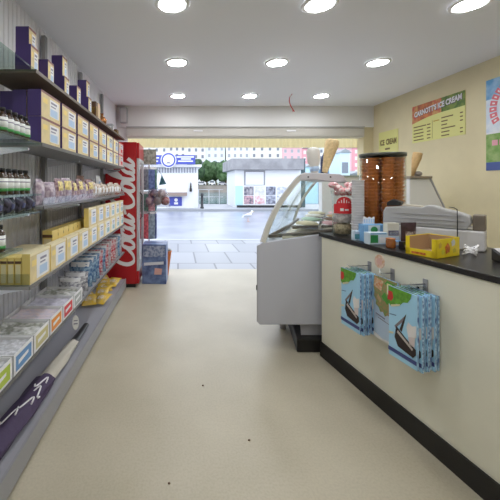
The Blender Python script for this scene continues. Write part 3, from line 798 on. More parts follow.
hook(1.65, .145, 'metal display hook carrying the packs under the yellow box')
for (Y, n, g) in ((2.03, 8, 'bundle by the freezer'), (1.65, 9, 'bundle under the yellow box')):
    for k in range(n):
        out = .13 - k*.0142
        p = cpt(Y + (.004,-.006,.0,.005,-.003)[k%5], out, .812 - (.0,.006,.002,.009,.004)[k%5])
        place(SHIPS[(k*2+n)%3], 'printed_pack', p, PRZ + (0,.035,-.02,.05,-.035)[k%5]*(1 if k else 0), 'blue ship-printed pack in the %s, %s from the front' % (g, ORD[k+1]), 'souvenir pack', 'blue ship packs, '+g)
place(MAP, 'printed_pack', cpt(1.854, .045, .81), PRZ, 'single pale pack with a green and orange map on the middle hook', 'souvenir pack')
b = MB(); b.prism([(.036*cos(t*2*pi/24), .04*sin(t*2*pi/24)) for t in range(24)], -.002, .002, mat('tag_tan',(.62,.36,.22),.5,noise_amt=.5,noise_scale=60,col2=(.75,.6,.5)), lambda a,bb,d: (a,d,bb))
b.prism([(.02*cos(t*2*pi/16), .022*sin(t*2*pi/16)) for t in range(16)], -.0028, -.002, mat('tag_pink',(.68,.42,.36),.5), lambda a,bb,d: (a,d,bb))
b.tube([(0,0,-.038),(.0,.0,-.09)], .0015, WHITE, 6)
tag(b.build('round_tag', None, cpt(1.89, .055, .90), PRZ), 'round tan tag hanging above the map pack', 'tag')
b = MB(); b.box((-.016,-.001,-.03),(.016,.001,.03), mat('tag_yellow',(.7,.7,.35),.5)); b.box((-.011,-.0016,-.02),(.011,-.001,.02), WHITE)
tag(b.build('price_tag', None, cpt(1.80, .075, .765), PRZ), 'small white and yellow price ticket in front of the map pack', 'tag')

for k, (x_, y_, rr_, lb) in enumerate(((.168, 2.15, .009, 'dark crumb on the floor in the middle of the aisle'), (.376, 1.69, .008, 'tiny dark crumb on the floor nearer the counter'), (-.04, 1.445, .007, 'tiny dark crumb on the floor low in the picture'))):
    b = MB(); b.blob((0,0,.0035), (rr_,rr_*.8,.0035), BROWN, 1, .3, 2, k)
    tag(b.build('crumb', None, (x_, y_, 0)), lb, 'crumb')

# ------------------------------------------------------------------ freezer
fz = empty('ice_cream_freezer', (1.5, 3.3, 0)); tag(fz, 'grey ice cream display freezer with curved glass beside the counter', 'freezer')
of = Vector(fz.location)
FY0, FY1, SLP = 2.60, 4.20, .52
def fzf(sl=SLP): return lambda a, bz, Y: Vector((a + sl*(Y-FY0), Y, bz)) - of
body = [(.642,.24),(.660,.2125),(1.74,.2125),(1.74,.955),(1.18,.955),(.70,.885),(.642,.86)]
b = MB(); b.prism(body, FY0, FY1, FREEZERGREY, fzf()); b.build('cabinet', fz, bev=.008)
# end trim seam
b = MB(); b.prism([(.642,.24),(.648,.24),(.648,.86),(.642,.86)], FY0-.006, FY0, GREYP, fzf()); b.prism([(.638,.50),(.646,.50),(.646,.54),(.638,.54)], FY0-.012, FY0, BLACK, fzf()); b.build('edge_trim', fz)
# glass profile
prof = [(.690,.883),(.735,1.017),(.804,1.163),(.886,1.285),(.975,1.395),(1.02,1.425)]
PS = [(x,z) for x,z in smooth_line(prof, 5)]
def thick(ps, t):
    out = []
    for i, (x,z) in enumerate(ps):
        x2,z2 = ps[min(i+1,len(ps)-1)]; x1,z1 = ps[max(i-1,0)]
        dx,dz = x2-x1,z2-z1; dl = sqrt(dx*dx+dz*dz) or 1
        out.append((x-dz/dl*t, z+dx/dl*t))
    return out
b = MB(); b.prism(PS + thick(PS, -.005)[::-1], FY0+.03, FY1-.03, GLASS, fzf(), True); b.build('curved_glass', fz)
TR = mat('cream_trim', (.72,.71,.66), .35)
PSo = thick(PS, .014); PSi = thick(PS, -.020)
for y0 in (FY0, FY1-.04):
    b = MB(); b.prism(PSo + PSi[::-1], y0, y0+.028, TR, fzf(), False); b.build('end_arch', fz)
b = MB(); b.prism(thick(PS,.024) + thick(PS,.012)[::-1], FY0-.006, FY0+.05, WHITEPAINT, fzf()); b.build('arch_edge', fz)
# end glass
poly = thick(PS,-.021)[::1] + [(1.36,1.39),(1.40,1.30),(1.40,.955),(1.18,.955)]
for y0 in (FY0+.008,):
    b = MB(); b.prism(poly, y0, y0+.005, GLASS, fzf()); b.build('end_glass', fz)
can = [(.985,1.385),(1.005,1.44),(1.03,1.452),(1.31,1.440),(1.345,1.425),(1.375,1.375),(1.3,1.372),(1.1,1.392)]
b = MB(); b.prism(can, FY0-.01, FY1, mat('canopy_grey',(.62,.61,.64),.45), fzf()); b.build('canopy', fz, bev=.006)
b = MB()
for px in (1.06, 1.24): b.cyl(fzf()(px,1.415,FY0-.014), fzf()(px,1.415,FY0-.009), .007,.007, BLACK, 10)
b.build('screw', fz)
# back sliding panel & posts
b = MB(); b.prism([(1.40,.955),(1.415,.955),(1.38,1.385),(1.365,1.385)], FY0+.02, FY1-.02, glass_mat('back_glass',(.92,.95,.96),.1,.4), fzf()); b.build('back_glass', fz)
# dark inner rim
b = MB()
rim = [(.78,.915,2.72),(.86,.93,2.66),(1.0,.95,2.63),(1.2,.972,2.62),(1.38,.98,2.62)]
b.tube([fzf(0)(x,z,Y) for x,z,Y in rim], .016, mat('rim_dark',(.14,.12,.10),.4), 8)
b.tube([fzf(0)(.78,.915,2.72), fzf()(.76,.915,3.4), fzf()(.76,.915,4.1)], .016, mat('rim_dark',(.14,.12,.10),.4), 8)
b.build('inner_rim', fz)
ice = [('vanilla',(.85,.76,.52)),('strawberry',(.8,.45,.48)),('mint',(.55,.75,.6)),('chocolate',(.22,.11,.06)),('cream',(.88,.85,.78)),('caramel',(.7,.45,.2))]
k = 0
for j in range(4):
    for i in range(2):
        cn, col = ice[k%6]; k += 1
        yy = 2.78 + j*.35; x0 = .90 + i*.25
        b = MB(); p = fzf()
        b.prism([(x0,.965),(x0+.22,.965),(x0+.22,1.0),(x0,1.0)], yy, yy+.29, CHROME, p); tb = b.build('ice_cream_tub', fz)
        b = MB(); c = p(x0+.11, 1.0, yy+.145); b.blob(c, (.10,.13,.022), mat('ice_'+cn, col, .5, bump=.3, noise_scale=30), 2, .25, 2, k); b.build('ice_cream', tb)
b = MB(); b.prism([(.84,.885),(1.40,.955),(1.40,.965),(.84,.93)], FY0+.03, FY1-.05, mat('deck_cream',(.72,.66,.52),.4), fzf()); b.build('inner_deck', fz)
# kick and plinth
b = MB(); b.prism([(1.0,.112),(1.7,.112),(1.7,.2125),(1.0,.2125)], 2.64, 4.1, mat('kick_grey',(.42,.42,.47),.45), fzf(.35)); b.build('kick', fz)
b = MB(); b.prism([(.962,0),(1.72,0),(1.72,.11),(.962,.11)], 2.575, 4.05, BLACKKICK, fzf(.20)); b.build('plinth', fz, bev=.01)
b = MB(); b.cyl(fzf(0)(.99,.0,3.02), fzf(0)(.99,.2125,3.02), .03,.03, GREYP); b.build('foot', fz)

# cones standing on the canopy
ZC = 1.45
WAFL = mat('waffle_yellow', (.80,.60,.32), .6, noise_amt=.2, noise_scale=50, bump=.5)
r = empty('giant_waffle_cone', (1.245, 2.72, ZC)); r.rotation_euler = (0, radians(14), 0); tag(r, 'tall tan waffle cone display leaning on top of the freezer', 'cone display')
b = MB(); prf = [(0,.0)] + [(.020+.0014*i*1.05+(.002 if i%2 else 0), .0+.0105*i) for i in range(1,25)] + [(.056,.262),(.052,.285),(.036,.295),(0,.296)]
b.lathe(prf, WAFL, 22); b.build('cone', r)
r = empty('paper_cone_stack', (1.215-.045, 2.74, ZC-.002)); r.rotation_euler = (0, radians(-4), 0); tag(r, 'pale wrapped cone stack on the freezer canopy left of the tan waffle cone', 'cone display')
b = MB(); b.lathe([(0,0),(.030,.0),(.034,.06),(.05,.10),(.055,.19),(.045,.215),(.02,.225),(0,.226)], mat('paper_white',(.72,.70,.66),.7), 20); b.build('cone', r)
b = MB(); b.lathe([(.0345,.02),(.037,.02),(.039,.06),(.036,.06)], PALEBLUE, 20); b.build('paper_band', r)
b = MB(); b.prism([(0,0),(.05,0),(.055,.19),(.03,.20),(.0,.13)], -.02, .02, mat('navy_felt',(.03,.04,.10),.7), lambda a,bb,d: (a,d,bb))
tag(b.build('dark_carton', None, (1.298, 2.90, ZC), 0, bev=.004), 'narrow dark navy pack behind the tan waffle cone on the freezer', 'packet')

# ------------------------------------------------------------------ counter goods
# sweet jar with red label
r = empty('lolly_jar', (1.262, 2.45, TOP)); tag(r, 'clear jar of sweets with red fan label at the end of the counter', 'jar')
b = MB(); b.lathe([(.070,.0),(.074,.006),(.074,.28),(.086,.335),(.083,.335),(.071,.28),(.071,.008),(0,.006)], PLASTIC, 28); b.build('jar_body', r)
b = MB(); b.lathe([(0,.012),(.066,.012),(.066,.07),(.04,.085),(0,.09)], mat('cream_sweets',(.75,.65,.42),.4,noise_amt=.5,noise_scale=70), 20)
b.build('sweets', r)
b = MB(); b.lathe([(0,.10),(.06,.095),(.066,.13),(.06,.16),(0,.165)], mat('grey_wrapped_sweets',(.82,.78,.78),.3,noise_amt=.6,noise_scale=60,col2=(.5,.46,.47)), 18); b.build('wrapped_sweets', r)
b = MB()
def lab(u, v):
    t = -pi/2 - 1.05 + 2.1*u - .35
    return (.0762*cos(t), .0762*sin(t), .165+.07*v)
b.grid(lab, 14, 2, REDCARD)
def fan(u, v):
    t = -pi/2 - .75 + 1.5*u - .35; h = .075*sqrt(max(0, 1-((u-.5)*2)**2))
    return (.0766*cos(t), .0766*sin(t), .235+h*v*.75)
b.grid(fan, 14, 2, REDCARD)
def wl(t0, t1, z0, z1):
    def f(u, v):
        t = -pi/2 - .35 + t0+(t1-t0)*u
        return (.0772*cos(t), .0772*sin(t), z0+(z1-z0)*v)
    b.grid(f, 4, 1, WHITE)
wl(-.35,-.05,.185,.205); wl(.05,.4,.188,.20)
for k in range(5): wl(-.5+.22*k,-.42+.22*k,.245,.255+.012*(2-abs(k-2)))
b.build('red_label', r)
lp = [(0,0),(.045,.01),(-.045,.0),(.02,-.04),(-.02,.04),(.05,-.045),(-.05,-.04),(.0,-.07),(.065,.04),(-.065,.035),(.03,-.065),(-.035,-.065),(.07,-.01),(-.07,-.012)]
for k, (x, y) in enumerate(lp):
    b = MB(); b.blob((x, y, .318 + .020*((k*3)%4)-.0), (.028,.028,.024), mat('pink_lolly',(.72,.20,.24),.35,noise_amt=.7,noise_scale=50,col2=(.88,.80,.80)), 2, .1, 3, k); b.build('lolly', r)
# white cup stack
CUP = MB(); CUP.lathe([(.030,0),(.0405,.058),(.043,.058),(.0435,.062),(.0405,.062),(.030,.004),(0,.004)], mat('white_paper_cup',(.90,.90,.93),.5), 20); CUPM = CUP.mesh('paper_cup')
for k in range(20):
    place(CUPM, 'paper_cup', (1.292+.0008*(k%2), 2.30, TOP+.0185*k), 0, 'white paper cup, %s from the top of the stack beside the sweet jar' % ORD[20-k], 'cup', 'stack of white paper cups')
# tube of wafer cups
TX, TY = 1.528, 2.395
r = empty('cone_tube', (TX, TY, TOP)); tag(r, 'big clear cylinder full of stacked brown wafer cups on the counter', 'dispenser')
b = MB(); b.lathe([(.146,0),(.149,0),(.149,.605),(.146,.605),(.146,.004)], glass_mat('amber_clear',(.97,.93,.89),.05,.4), 36); b.build('clear_cylinder', r)
b = MB(); b.lathe([(.144,.590),(.152,.590),(.153,.612),(.143,.612),(.144,.590)], mat('dark_rim',(.05,.055,.045),.3), 36); b.build('top_rim', r)
b = MB(); b.lathe([(0,0),(.1445,0),(.1445,.006),(0,.006)], BLACK, 30); b.build('base_plate', r)
WC = MB(); WC.lathe([(.028,0),(.033,.010),(.043,.026),(.0455,.034),(.041,.034),(.029,.006),(0,.005)], WAFER, 18); WCM = WC.mesh('wafer_cup')
spots = []
for k in range(6):
    a = radians(-100 + 60*k)
    spots.append((TX+.095*cos(a), TY+.095*sin(a)))
for s_, (x, y) in enumerate(spots):
    for k in range(22):
        place(WCM, 'wafer_cup', (x+.002*sin(k*2.1+s_), y+.002*cos(k*1.7), TOP+.008+.0255*k), 0, 'brown wafer cup, %s from the top, %s stack round the clear cylinder' % (ORD[22-k], ORD[s_+1]), 'wafer cup', 'stacked wafer cups in the clear cylinder')
# blue display boxes
def obox(lo, hi, m, loc, rz, name, label, cat, decals=(), bev=.002, parts=None):
    b = MB(); b.box(lo, hi, m)
    for (fc, a0, a1, z0, z1, dm) in decals:
        e = .0012
        if fc == 'f': b.add([(a0,lo[1]-e,z0),(a1,lo[1]-e,z0),(a1,lo[1]-e,z1),(a0,lo[1]-e,z1)], [(0,1,2,3)], dm)
        if fc == 'l': b.add([(lo[0]-e,a0,z0),(lo[0]-e,a1,z0),(lo[0]-e,a1,z1),(lo[0]-e,a0,z1)], [(3,2,1,0)], dm)
        if fc == 'r': b.add([(hi[0]+e,a0,z0),(hi[0]+e,a1,z0),(hi[0]+e,a1,z1),(hi[0]+e,a0,z1)], [(0,1,2,3)], dm)
    o = b.build(name, None, loc, rz, bev=bev); tag(o, label, cat); return o
SKY = mat('box_sky', (.20,.42,.72), .4); PALE = mat('box_pale', (.62,.74,.85), .4)
EM2 = mat('emerald', (.03,.25,.08), .5)
r = empty('lolly_display_box', (1.312, 2.165, TOP), 0.03); tag(r, 'blue display box with green emblem and scalloped white header card', 'display box')
b = MB(); b.box((-.075,-.03,0),(.085,.03,.115), SKY); e=.0012
b.add([(-.045,-.03-e,.05),(.035,-.03-e,.05),(.035,-.03-e,.11),(-.045,-.03-e,.11)], [(0,1,2,3)], PALE)
b.add([(-.005+.024*cos(t*2*pi/14),-.03-2*e,.08+.022*sin(t*2*pi/14)) for t in range(14)], [tuple(range(14))], EM2)
b.build('box', r, bev=.002)
b = MB(); pts = [(-.04,0)] + [(-.04+.08*i/12, .035+.012*abs(sin(i*pi/12*2.5+.3))) for i in range(13)] + [(.04,0)]
b.prism(pts, .026, .029, WHITE, lambda a,bb,d: (a-.005, d, .115+bb))
for i in range(5): b.box((-.038+.016*i,.0245,.122),(-.031+.016*i,.026,.146), PALEBLUE)
b.build('header_card', r)
obox((-.075,-.025,0),(.05,.025,.075), PALE, (1.288, 2.065, TOP), .06, 'sweet_box', 'pale blue box in front of the blue display box', 'box', [('f',-.065,-.015,.01,.06,EM2),('f',-.008,.04,.01,.045,WHITE),('f',-.065,.04,.064,.072,SKY)])
obox((-.020,-.02,0),(.022,.02,.065), PALE, (1.222, 2.20, TOP), .05, 'sweet_box', 'small pale blue box beside the sweet jar', 'box', [('f',-.02,.02,.012,.045,mat('teal_dec',(.1,.3,.35),.5))])
obox((-.035,-.02,0),(.045,.02,.03), SKY, (1.365, 2.005, TOP), .1, 'sweet_box', 'flat blue packet lying in front of the white carton', 'packet', [('f',-.03,.0,.006,.024,WHITE)])
obox((-.038,-.022,0),(.038,.022,.135), mat('carton_cream',(.74,.72,.62),.5), (1.378, 2.07, TOP), .05, 'sweet_carton', 'white and cream carton with grey lettering behind the amber jar', 'box', [('f',-.034,.034,.055,.088,INK),('f',-.026,.026,.062,.080,WHITE),('f',-.038,.038,.0,.05,PALE),('r',-.02,.02,.0,.07,mat('violet_print',(.3,.3,.6),.5))])
b = MB()
rr = bag_mesh(.105, .150, .05, mat('plum_foil',(.05,.022,.028),.3,noise_amt=.4,noise_scale=40), (.15,.85,.35,.65), mat('plum_print',(.14,.08,.10),.4,noise_amt=.7,noise_scale=60,col2=(.5,.45,.45)), 41)
place(rr, 'foil_pouch', (1.408, 1.955, TOP), .1, 'dark plum foil pouch standing behind the yellow box', 'pouch')
r = empty('amber_jar', (1.286, 1.935, TOP)); tag(r, 'small amber jar near the counter edge', 'jar')
b = MB(); b.lathe([(0,0),(.024,0),(.026,.004),(.026,.042),(.022,.048),(0,.048)], mat('amber_plastic',(.30,.10,.03),.2,coat=.4), 18); b.build('body', r)
b = MB(); b.lathe([(0,.0485),(.0255,.0485),(.0255,.058),(0,.058)], mat('amber_lid',(.42,.17,.06),.4), 18); b.build('lid', r)
obox((-.03,-.015,0),(.03,.015,.045), BLACK, (1.345, 1.895, TOP), .2, 'card_holder', 'small black holder between the amber jar and the yellow box', 'holder', [('f',-.02,.01,.01,.03,mat('plum_print',(.14,.08,.10),.4))])

# yellow open carton
BRZ = radians(24)
r = empty('yellow_display_box', (1.325, 1.64, TOP), BRZ); tag(r, 'yellow open-fronted card display box on the counter', 'display box')
YC = mat('bright_yellow_card', (.85,.66,.02), .45)
W_, D_, h1, h0 = .212, .15, .098, .045
b = MB()
b.box((0,0,0),(W_,D_,.003), YC)
b.box((0,0,0),(W_,.003,h1), YC)                # side facing the viewer
b.box((0,D_-.003,0),(W_,D_,h1), YC)
b.box((W_-.003,0,0),(W_,D_,h1), YC)
b.box((0,0,0),(.003,D_,h0-.01), YC)            # low front lip
b.box((0,0,0),(.003,.022,h1), YC); b.box((0,D_-.02,0),(.003,D_,h1), YC)
b.build('carton', r)
b = MB(); b.box((.0035,.0035,.0035),(W_-.004,.005,h1-.004), CARDIN); b.box((.0035,D_-.005,.0035),(W_-.004,D_-.0035,h1-.004), CARDIN); b.box((W_-.006,.0035,.0035),(W_-.0035,D_-.0035,h1-.004), CARDIN)
b.box((.02,.01,.0035),(W_-.01,D_-.01,.012), CARDIN); b.build('cardboard_lining', r)
b = MB(); e=.001
OR2 = mat('orange_cookie',(.72,.22,.04),.5,noise_amt=.4,noise_scale=60,col2=(.45,.12,.02))
def dec(cx, cz, rx, rz_, m, k=1, n=9, rot=0):
    b = MB(); b.add([(cx+rx*cos(t*2*pi/n+rot)*(1+.25*sin(t*2.3)), -e*k, cz+rz_*sin(t*2*pi/n+rot)*(1+.25*cos(t*3.1))) for t in range(n)], [tuple(range(n))], m); b.build('printed_cookie', r)
dec(.095,.045,.024,.026,OR2,2); dec(.03,.065,.014,.015,mat('tan_dec',(.6,.4,.05),.5),1)
dec(.15,.072,.02,.018,mat('grey_dec',(.62,.62,.58),.5),1); dec(.16,.03,.016,.013,mat('olive_dec',(.62,.52,.04),.5),1); dec(.055,.03,.016,.014,mat('lime_dec',(.65,.6,.05),.5),1)
b.add([(-e,.05,.008),(-e,.12,.008),(-e,.12,.02),(-e,.05,.02)], [(3,2,1,0)], OR2)
b.build('printed_strip', r)
# white cable clump
b = MB()
for k in range(4):
    pts = []
    for i in range(14):
        t = i/13*2*pi*.9 + k
        pts.append((.035*cos(t)+.006*k, .022*sin(t), .006+.011*k+.010*sin(t*2+k)+.004))
    b.tube(pts, .0045, WHITE, 7)
tag(b.build('coiled_cable', None, (1.575, 1.73, TOP), .3), 'coiled white cable lying beside the yellow box', 'cable')
# card terminal at the edge
r = empty('card_terminal', (1.60, 1.555, TOP), -.3); tag(r, 'black card terminal at the picture edge of the counter', 'card terminal')
b = MB(); b.prism([(-.05,0),(.05,0),(.05,.06),(-.03,.035),(-.05,.02)], -.038, .038, BLACK, lambda a,bb,d: (d,a,bb)); b.build('body', r, bev=.005)
b = MB(); b.prism([(-.0,.0485),(.045,.0605),(.045,.063),(.0,.051)], -.03,.03, LIGHTGREY, lambda a,bb,d: (d,a,bb)); b.build('screen', r)
b = MB()
for i in range(3):
    for j in range(3): b.box((-.024+.018*i,-.04+.014*j,.029+.0042*j),(-.012+.018*i,-.031+.014*j,.0345+.0042*j), GREYP)
b.build('keypad', r)

# cash register
U = Vector((.345,-.36,0)); RZ = atan2(U.y, U.x)
r = empty('cash_register', (1.378, 2.155, TOP), RZ); tag(r, 'big grey cash register at the back of the counter', 'cash register')
b = MB(); b.box((.04,0,.0),(.50,.15,.115), LIGHTGREY); b.build('cash_drawer', r, bev=.008)
b = MB(); b.box((.30,-.003,.02),(.36,.0,.05), BLACK); b.build('drawer_lock', r)
b = MB()
RG = mat('register_grey',(.43,.43,.44),.4)
b.prism([(0,.117),(.0,.205),(.015,.232),(.10,.240),(.21,.238),(.235,.252),(.27,.252),(.31,.236),(.40,.212),(.435,.196),(.442,.155),(.42,.117)], .005, .12, RG, lambda a,bb,d: (a,d,bb)); b.build('body', r, bev=.008)
b = MB(); b.prism([(.02,.238),(.095,.2445),(.10,.268),(.05,.284),(.02,.262)], .015,.10, BLACK, lambda a,bb,d: (a,d,bb)); b.build('keypad', r, bev=.004)
b = MB(); b.prism([(.108,.243),(.205,.239),(.205,.246),(.108,.254)], .012,.10, mat('paper_beige',(.62,.58,.50),.6), lambda a,bb,d: (a,d,bb)); b.build('paper_cover', r)
b = MB()
for zz in (.140, .165, .195): b.box((.04,.001,zz),(.42-.6*max(0,zz-.16),.0045,zz+.004), GREYP)
b.build('slot_line', r)
b = MB(); b.box((.445,.02,.116),(.50,.13,.205), mat('display_brown',(.17,.14,.11),.35)); b.build('customer_display', r, bev=.004)
b = MB(); b.tube([(.38,-.004,.235),(.382,-.004,.15),(.38,-.004,.02)], .0025, BLACK, 6); b.tube([(.38,-.004,.235),(.365,.01,.244),(.34,.03,.246)], .0025, BLACK, 6); b.build('cord', r)

# ------------------------------------------------------------------ back counter with white hood
r = empty('back_counter', (2.68, 3.55, 0)); tag(r, 'white low back counter against the cream wall behind the till', 'counter')
b = MB(); b.box((-.18,-.25,.0),(.34,.40,.90), WHITEPAINT); b.build('cabinet', r)
b = MB(); b.box((-.20,-.27,.901),(.345,.42,.93), LIGHTGREY); b.build('worktop', r)
for k in range(2):
    b = MB(); b.box((-.198,-.24+.32*k,.08),(-.181,.07+.32*k,.88), WHITEPAINT); dd = b.build('door', r)
    b = MB(); b.box((-.21,.02+.32*k,.5),(-.199,.035+.32*k,.62), CHROME); b.build('handle', dd)
r = empty('hooded_machine', (2.6, 3.6, .931)); tag(r, 'white sloping hooded machine behind the clear wafer cylinder', 'machine')
b = MB(); b.prism([(-.08,0),(.33,0),(.31,.12),(.135,.49),(-.08,.49)], -.12, .12, mat('hood_white',(.74,.74,.72),.4), lambda a,bb,d: (a,d,bb)); b.build('hood', r, bev=.006)
b = MB(); b.prism([(.318,.12),(.328,.122),(.150,.497),(.140,.49)], -.125, -.11, GREYP, lambda a,bb,d: (a,d,bb)); b.build('hood_edge', r)
b = MB(); b.box((-.09,-.14,.491),(.15,.13,.515), mat('shelf_brown',(.28,.23,.17),.5)); b.build('top_shelf', r)
r = empty('waffle_cone', (2.60, 3.55, 1.447)); r.rotation_euler = (0, radians(13), 0); tag(r, 'small tan waffle cone leaning on the hooded machine by the wall', 'cone')
b = MB(); b.lathe([(0,.0),(.012,.0),(.04,.17),(.046,.20),(.046,.26),(.04,.265),(0,.266)], TAN, 16); b.build('cone', r)
b = MB(); b.blob((0,0,.03),(.05,.05,.03), mat('holder_grey',(.4,.36,.33),.5), 2,.15,2,3)
tag(b.build('wrapped_bundle', None, (2.675, 3.58, 1.447)), 'small greyish bundle on the hooded machine', 'bundle')

# ------------------------------------------------------------------ signs on the right wall
def wsign(name, Yl, Yr, z0, z1, label, m, x=WX-.006):
    M = Matrix(((0,0,-1,x),(-1,0,0,Yl),(0,1,0,z0),(0,0,0,1)))
    r = empty(name, M=M); tag(r, label, 'sign')
    w, h = Yl-Yr, z1-z0
    b = MB(); b.box((0,0,-.005),(w,h,0), m); b.build('board', r)
    return r, w, h
SG = mat('sign_lime', (.70,.68,.26), .45)
SBR = mat('sign_brown', (.14,.09,.03), .5)
# main menu sign
r, w, h = wsign('menu_sign', 4.13, 3.37, 1.885, 2.352, 'lime menu board with fruit banner and silver lettering on the cream wall', SG)
b = MB()
def cur(x): return h*(.52 + .17*(x/w) + .04*sin(x/w*pi*1.3))
FR1 = mat('fruit_orange', (.62,.20,.07), .5, noise_amt=.7, noise_scale=14, col2=(.35,.10,.05)); FR2 = mat('fruit_green', (.20,.28,.05), .5, noise_amt=.7, noise_scale=16, col2=(.07,.15,.03)); FR3 = mat('fruit_red', (.55,.10,.08), .5, noise_amt=.6, noise_scale=18, col2=(.6,.35,.12))
segs = [(0,.12,FR3),(.12,.42,FR1),(.42,.60,FR3),(.60,1.0,FR2)]
for a, c_, m in segs:
    n = 8
    for i in range(n):
        x0 = w*(a+(c_-a)*i/n); x1 = w*(a+(c_-a)*(i+1)/n)
        b.add([(x0,cur(x0),.001),(x1,cur(x1),.001),(x1,h,.001),(x0,h,.001)], [(0,1,2,3)], m)
b.build('fruit_banner', r)
b = MB()
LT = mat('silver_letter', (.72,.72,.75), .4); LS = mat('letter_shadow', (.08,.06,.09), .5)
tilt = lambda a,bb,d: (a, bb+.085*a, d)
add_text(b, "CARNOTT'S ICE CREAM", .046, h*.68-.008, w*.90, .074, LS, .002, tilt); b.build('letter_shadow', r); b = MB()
add_text(b, "CARNOTT'S ICE CREAM", .040, h*.68, w*.90, .070, LT, .003, tilt)
b.build('lettering', r)
b = MB()
rr_ = random.Random(3)
for k in range(5):
    y = h*.42 - k*h*.088
    b.box((.025,y-.005,0),(.025+w*(.27 if k==0 else .20+.03*rr_.random()),y+.008,.0012), SBR)
    b.box((w*.32,y-.005,0),(w*.39,y+.008,.0012), SBR)
b.build('price_text', r); b = MB()
for k in range(6):
    y = h*.50 - k*h*.088
    b.box((w*.60,y-.005,0),(w*(.70+.17*rr_.random()),y+.008,.0012), SBR)
b.build('price_text', r); b = MB()
for k in range(6):
    y = h*.50 - k*h*.088
    if k != 3: b.box((w*.92,y+.0,0),(w*.965,y+.013,.0012), SBR)
b.build('price_text', r); b = MB(); b.box((w*.45,h*.50-.02,0),(w*.56,h*.50-.008,.0012), mat('sign_olive',(.45,.30,.03),.5)); b.build('price_text', r)
b = MB(); b.box((w*.425,h*.04,0),(w*.430,h*.50,.0012), SBR); b.build('divider_line', r)
# ICE CREAM sign
r, w, h = wsign('ice_cream_sign', 4.82, 4.40, 1.50, 2.13, 'lime sign reading ice cream, half behind the wafer cylinder', SG)
b = MB(); add_text(b, 'ICE', .03, h-.20, w*.25, .085, SBR, .001); b.build('lettering', r); b = MB(); add_text(b, 'CREAM', .03+w*.33, h-.20, w*.53, .085, SBR, .001); b.build('lettering', r)
b = MB()
for k, (a, c_) in enumerate(((.35,.6),(.25,.75),(.3,.7),(.28,.72))):
    b.box((w*a,h-.27-.09*k,0),(w*c_,h-.245-.09*k,.0012), SBR)
b.build('price_text', r)
# poster
r, w, h = wsign('poster', 3.14, 2.55, 1.49, 2.37, 'tall glossy ice cream poster, blue over green, at the picture edge', mat('poster_white',(.78,.80,.84),.35)); r['category'] = 'poster'
b = MB()
b.box((0,h*.42,0),(w,h,.001), mat('poster_sky',(.50,.62,.78),.35,noise_amt=.7,noise_scale=5,col2=(.78,.82,.87)))
b.box((0,h*.78,0),(w*.35,h,.0014), mat('poster_blue',(.10,.32,.60),.35,noise_amt=.6,noise_scale=9,col2=(.35,.55,.75)))
b.box((0,h*.08,0),(w,h*.40,.001), mat('poster_green',(.14,.30,.05),.35,noise_amt=.6,noise_scale=12,col2=(.32,.45,.16)))
b.box((0,0,0),(w,h*.09,.0014), mat('poster_navy',(.05,.09,.30),.35))
b.build('print', r)
b = MB(); PINKL = mat('poster_pink',(.72,.16,.20),.4)
for k in range(11):
    t = radians(205 - 13*k); c0 = Vector((.32, h*.66, .002)); R0 = .25
    d = Vector((cos(t), sin(t), 0)); q = Vector((-d.y, d.x, 0))
    p = c0 + d*R0
    b.add([p-d*.035-q*.021, p-d*.035+q*.021, p+d*.035+q*.024, p+d*.035-q*.024], [(3,2,1,0)], PINKL)
    b.add([p-d*.012-q*.007+Vector((0,0,.001)), p-d*.012+q*.007+Vector((0,0,.001)), p+d*.014+q*.007+Vector((0,0,.001)), p+d*.014-q*.007+Vector((0,0,.001))], [(3,2,1,0)], WHITE)
b.build('lettering', r); b = MB()
for k in range(6): b.box((.06+.07*k,h*.27,.001),(.115+.07*k,h*.33,.002), mat('poster_rose',(.75,.35,.42),.4))
b.build('lettering', r)

# ------------------------------------------------------------------ outside
mb = MB(); mb.box((-9, 5.14, -.15), (16, 7.9, 0), paving_mat()); struct(mb.build('pavement'))
ROAD = mat('wet_road', (.34,.36,.42), .28, noise_amt=.35, noise_scale=.9, col2=(.25,.27,.33))
mb = MB(); mb.box((-22, 7.9, -.15), (34, 16.6, -.005), ROAD); struct(mb.build('road'))
mb = MB(); mb.box((-22, 7.82, -.1), (34, 7.95, .006), mat('kerb_stone',(.46,.47,.50),.5)); mb.box((-22, 16.5, -.1), (34, 16.75, .10), mat('far_kerb',(.30,.31,.33),.6)); struct(mb.build('kerb'))
mb = MB(); mb.box((-22, 16.7, -.15), (34, 22, .06), mat('promenade_stone',(.42,.43,.47),.5,noise_amt=.2,noise_scale=1)); mb.box((-22,21.6,-2),(34,22,.06), mat('quay_stone',(.3,.3,.3),.7)); struct(mb.build('promenade'))
mb = MB(); mb.box((-200, 22, -1.3), (320, 112, -1.2), mat('sea_water', (.10,.20,.22), .12, bump=.6, noise_scale=.6)); struct(mb.build('sea'))
mb = MB()
mb.box((-200, 110, -1.4), (320, 118, 1.2), mat('far_quay',(.36,.31,.27),.8,noise_amt=.4,noise_scale=.3))
hill = MB()
def hf(u, v):
    x = -160 + 420*u; y = 112 + 90*v
    return (x, y, -1 + 9*v*v*2 + 2*noise.noise(Vector((x*.03,y*.03,0)))*v)
mb.grid(hf, 40, 10, mat('far_slope',(.12,.16,.09),.9,noise_amt=.4,noise_scale=.2)); struct(mb.build('far_shore_ground'))

